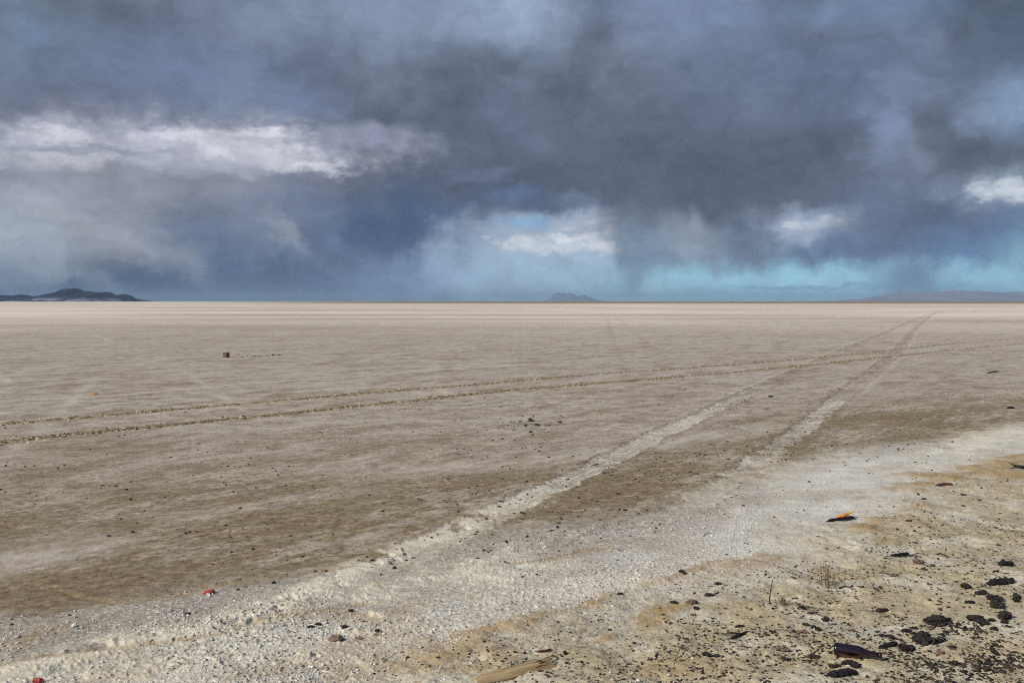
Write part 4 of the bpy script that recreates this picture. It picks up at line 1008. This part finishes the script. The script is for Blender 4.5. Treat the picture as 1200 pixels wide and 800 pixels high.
scatter_clods('salt_lump', 26, (480, 630, 700, 680), (2.0, 3.2), 'small white salt lump on the grey crust below the mud', 'white salt lumps below the mud', [M_SALT], SALTS, 'salt lump', 10)

# ---------------------------------------------------------------- stuff: grit and salt crumbs beyond count
ICO_V = []; _p = (1 + 5 ** .5) / 2
for a, b2 in ((-1, _p), (1, _p), (-1, -_p), (1, -_p)): ICO_V += [(a, b2, 0), (0, a, b2), (b2, 0, a)]
_bm = bmesh.new(); bmesh.ops.create_icosphere(_bm, subdivisions=1, radius=1.0)
_bm.verts.ensure_lookup_table()
ICO_V = np.array([v.co[:] for v in _bm.verts]); ICO_F = np.array([[v.index for v in f.verts] for f in _bm.faces]); _bm.free()
def stuff(name, x, y, s, m, seed, flat=0.6):
    r = np.random.RandomState(seed); n = len(x); z = fields(x, y)['z']
    a = r.uniform(0, 2 * math.pi, n); c, sn_ = np.cos(a), np.sin(a)
    v = ICO_V[None] * (1 + r.uniform(-.38, .38, (n, len(ICO_V), 1)))
    sx = s * r.uniform(.8, 1.7, n); sy = s * r.uniform(.7, 1.1, n); sz = s * flat * r.uniform(.6, 1.2, n)
    vx = v[..., 0] * sx[:, None]; vy = v[..., 1] * sy[:, None]; vz = v[..., 2] * sz[:, None]
    X = vx * c[:, None] - vy * sn_[:, None] + x[:, None]; Y = vx * sn_[:, None] + vy * c[:, None] + y[:, None]; Z = vz + z[:, None] + sz[:, None] * .35
    co = np.stack([X, Y, Z], -1).reshape(-1, 3).astype(np.float32)
    fc = (ICO_F[None] + (np.arange(n) * len(ICO_V))[:, None, None]).reshape(-1, 3).astype(np.int32)
    me = bpy.data.meshes.new(name); me.vertices.add(len(co)); me.vertices.foreach_set('co', co.ravel())
    me.loops.add(fc.size); me.loops.foreach_set('vertex_index', fc.ravel()); me.polygons.add(len(fc)); me.polygons.foreach_set('loop_start', np.arange(len(fc), dtype=np.int32) * 3)
    me.update(calc_edges=True)
    return tag(link(name, me, m), kind='stuff')
M_GRIT = mat('dark_grit', (0.012, 0.009, 0.007), (0.075, 0.050, 0.032), 9, lo=0.35, hi=0.7, bump=0.0)
M_CRUMB = mat('salt_crumb', (0.34, 0.29, 0.23), (0.72, 0.67, 0.58), 9, bump=0.0)
def cloud_of(n, rmin, rmax, amax, seed, dens):
    """random points of the ground, kept where dens(px, py, noise) says so; thinner with distance"""
    r = np.random.RandomState(seed)
    u = r.uniform(0, 1, n); rad_ = rmin * (rmax / rmin) ** u; a = r.uniform(-amax, amax, n)
    x, y = rad_ * np.sin(a), rad_ * np.cos(a); px, py = proj(x, y)
    p = dens(px, py, x, y); k2 = r.uniform(0, 1, n) < p
    return x[k2], y[k2], r
def d_sand(px, py, x, y):
    s = sstep(py - np.interp(px, *SAND), -10, 40); n_ = fbm(x, y, 3.5, 4, .6, 91); n2_ = fbm(x, y, 0.9, 3, .5, 92)
    return s * sstep(n_ * .6 + n2_ * .4, .40, .62) * (0.30 + 0.70 * sstep(px, 600, 1050)) * (0.6 + 0.4 * sstep(py, 640, 740))
x, y, r = cloud_of(108000, 3.3, 9.5, 0.76, 4, d_sand)
stuff('grit', x, y, 0.0022 + 0.0060 * r.uniform(0, 1, len(x)) ** 3.0, M_GRIT, 5)
def d_corner(px, py, x, y):
    n_ = fbm(x, y, 4.0, 4, .6, 191)
    return sstep(py, 690, 745) * sstep(px, 1015, 1120) * sstep(n_, .42, .60)
x, y, r = cloud_of(44000, 3.4, 5.4, 0.56, 44, d_corner)
stuff('grit', x, y, 0.0035 + 0.0065 * r.uniform(0, 1, len(x)) ** 1.8, M_GRIT, 45, 0.5)
def d_mud(px, py, x, y):
    s = 1 - sstep(py - np.interp(px, *SHORE), -5, 50) * .93; n_ = fbm(x, y, 0.9, 4, .6, 95)
    return s * sstep(n_, .36, .66) * sstep(py, 425, 520) * (0.22 + 0.78 * sstep(px, 250, 800)) * (1 - sstep(py - np.interp(px, *SAND), -10, 20))
x, y, r = cloud_of(16000, 4.5, 22, 0.6, 6, d_mud)
stuff('grit', x, y, 0.004 + 0.010 * r.uniform(0, 1, len(x)) ** 2.6, M_GRIT, 7)
def d_shore(px, py, x, y):
    s = sstep(py - np.interp(px, *SHORE), 6, 60); n_ = fbm(x, y, 1.6, 4, .6, 97)
    return s * sstep(n_, .38, .60) * (1 - .7 * sstep(px, 740, 960)) * (1 - .95 * sstep(py - np.interp(px, *SAND), -30, 30))
x, y, r = cloud_of(60000, 3.3, 11, 0.6, 8, d_shore)
stuff('salt_crumbs', x, y, 0.0028 + 0.0065 * r.uniform(0, 1, len(x)) ** 2.6, M_CRUMB, 9, 0.7)
def d_rut(pts, n, seed, w):
    r = np.random.RandomState(seed); g = g_line(pts); g = g[1:-2]
    seg = np.hypot(*(g[1:] - g[:-1]).T); cum = np.concatenate([[0], np.cumsum(seg)])
    u = r.uniform(0, 1, n) ** 1.4 * cum[-1]; i = np.clip(np.searchsorted(cum, u) - 1, 0, len(seg) - 1); f = (u - cum[i]) / seg[i]
    p = g[i] + (g[i + 1] - g[i]) * f[:, None]; d = (g[i + 1] - g[i]) / seg[i][:, None]
    o = r.normal(0, w, n) + r.choice((-.15, .15), n)
    X, Y = p[:, 0] - d[:, 1] * o, p[:, 1] + d[:, 0] * o; ok = fbm(X, Y, 1.3, 3, .6, 60 + seed) > r.uniform(.38, .6, n)
    return X[ok], Y[ok], r
for k3, tr in enumerate((TR_A, TR_B)):
    x, y, r = d_rut(tr, 900, 20 + k3, 0.045)
    stuff('track_crumbs', x, y, (0.003 + 0.013 * r.uniform(0, 1, len(x)) ** 4.0), M_TRK, 30 + k3, 0.8)
    x, y, r = d_rut(tr, 900, 25 + k3, 0.06)
    stuff('track_crumbs', x, y, 0.003 + 0.013 * r.uniform(0, 1, len(x)) ** 3.0, M_CRUMB, 33 + k3, 0.8)
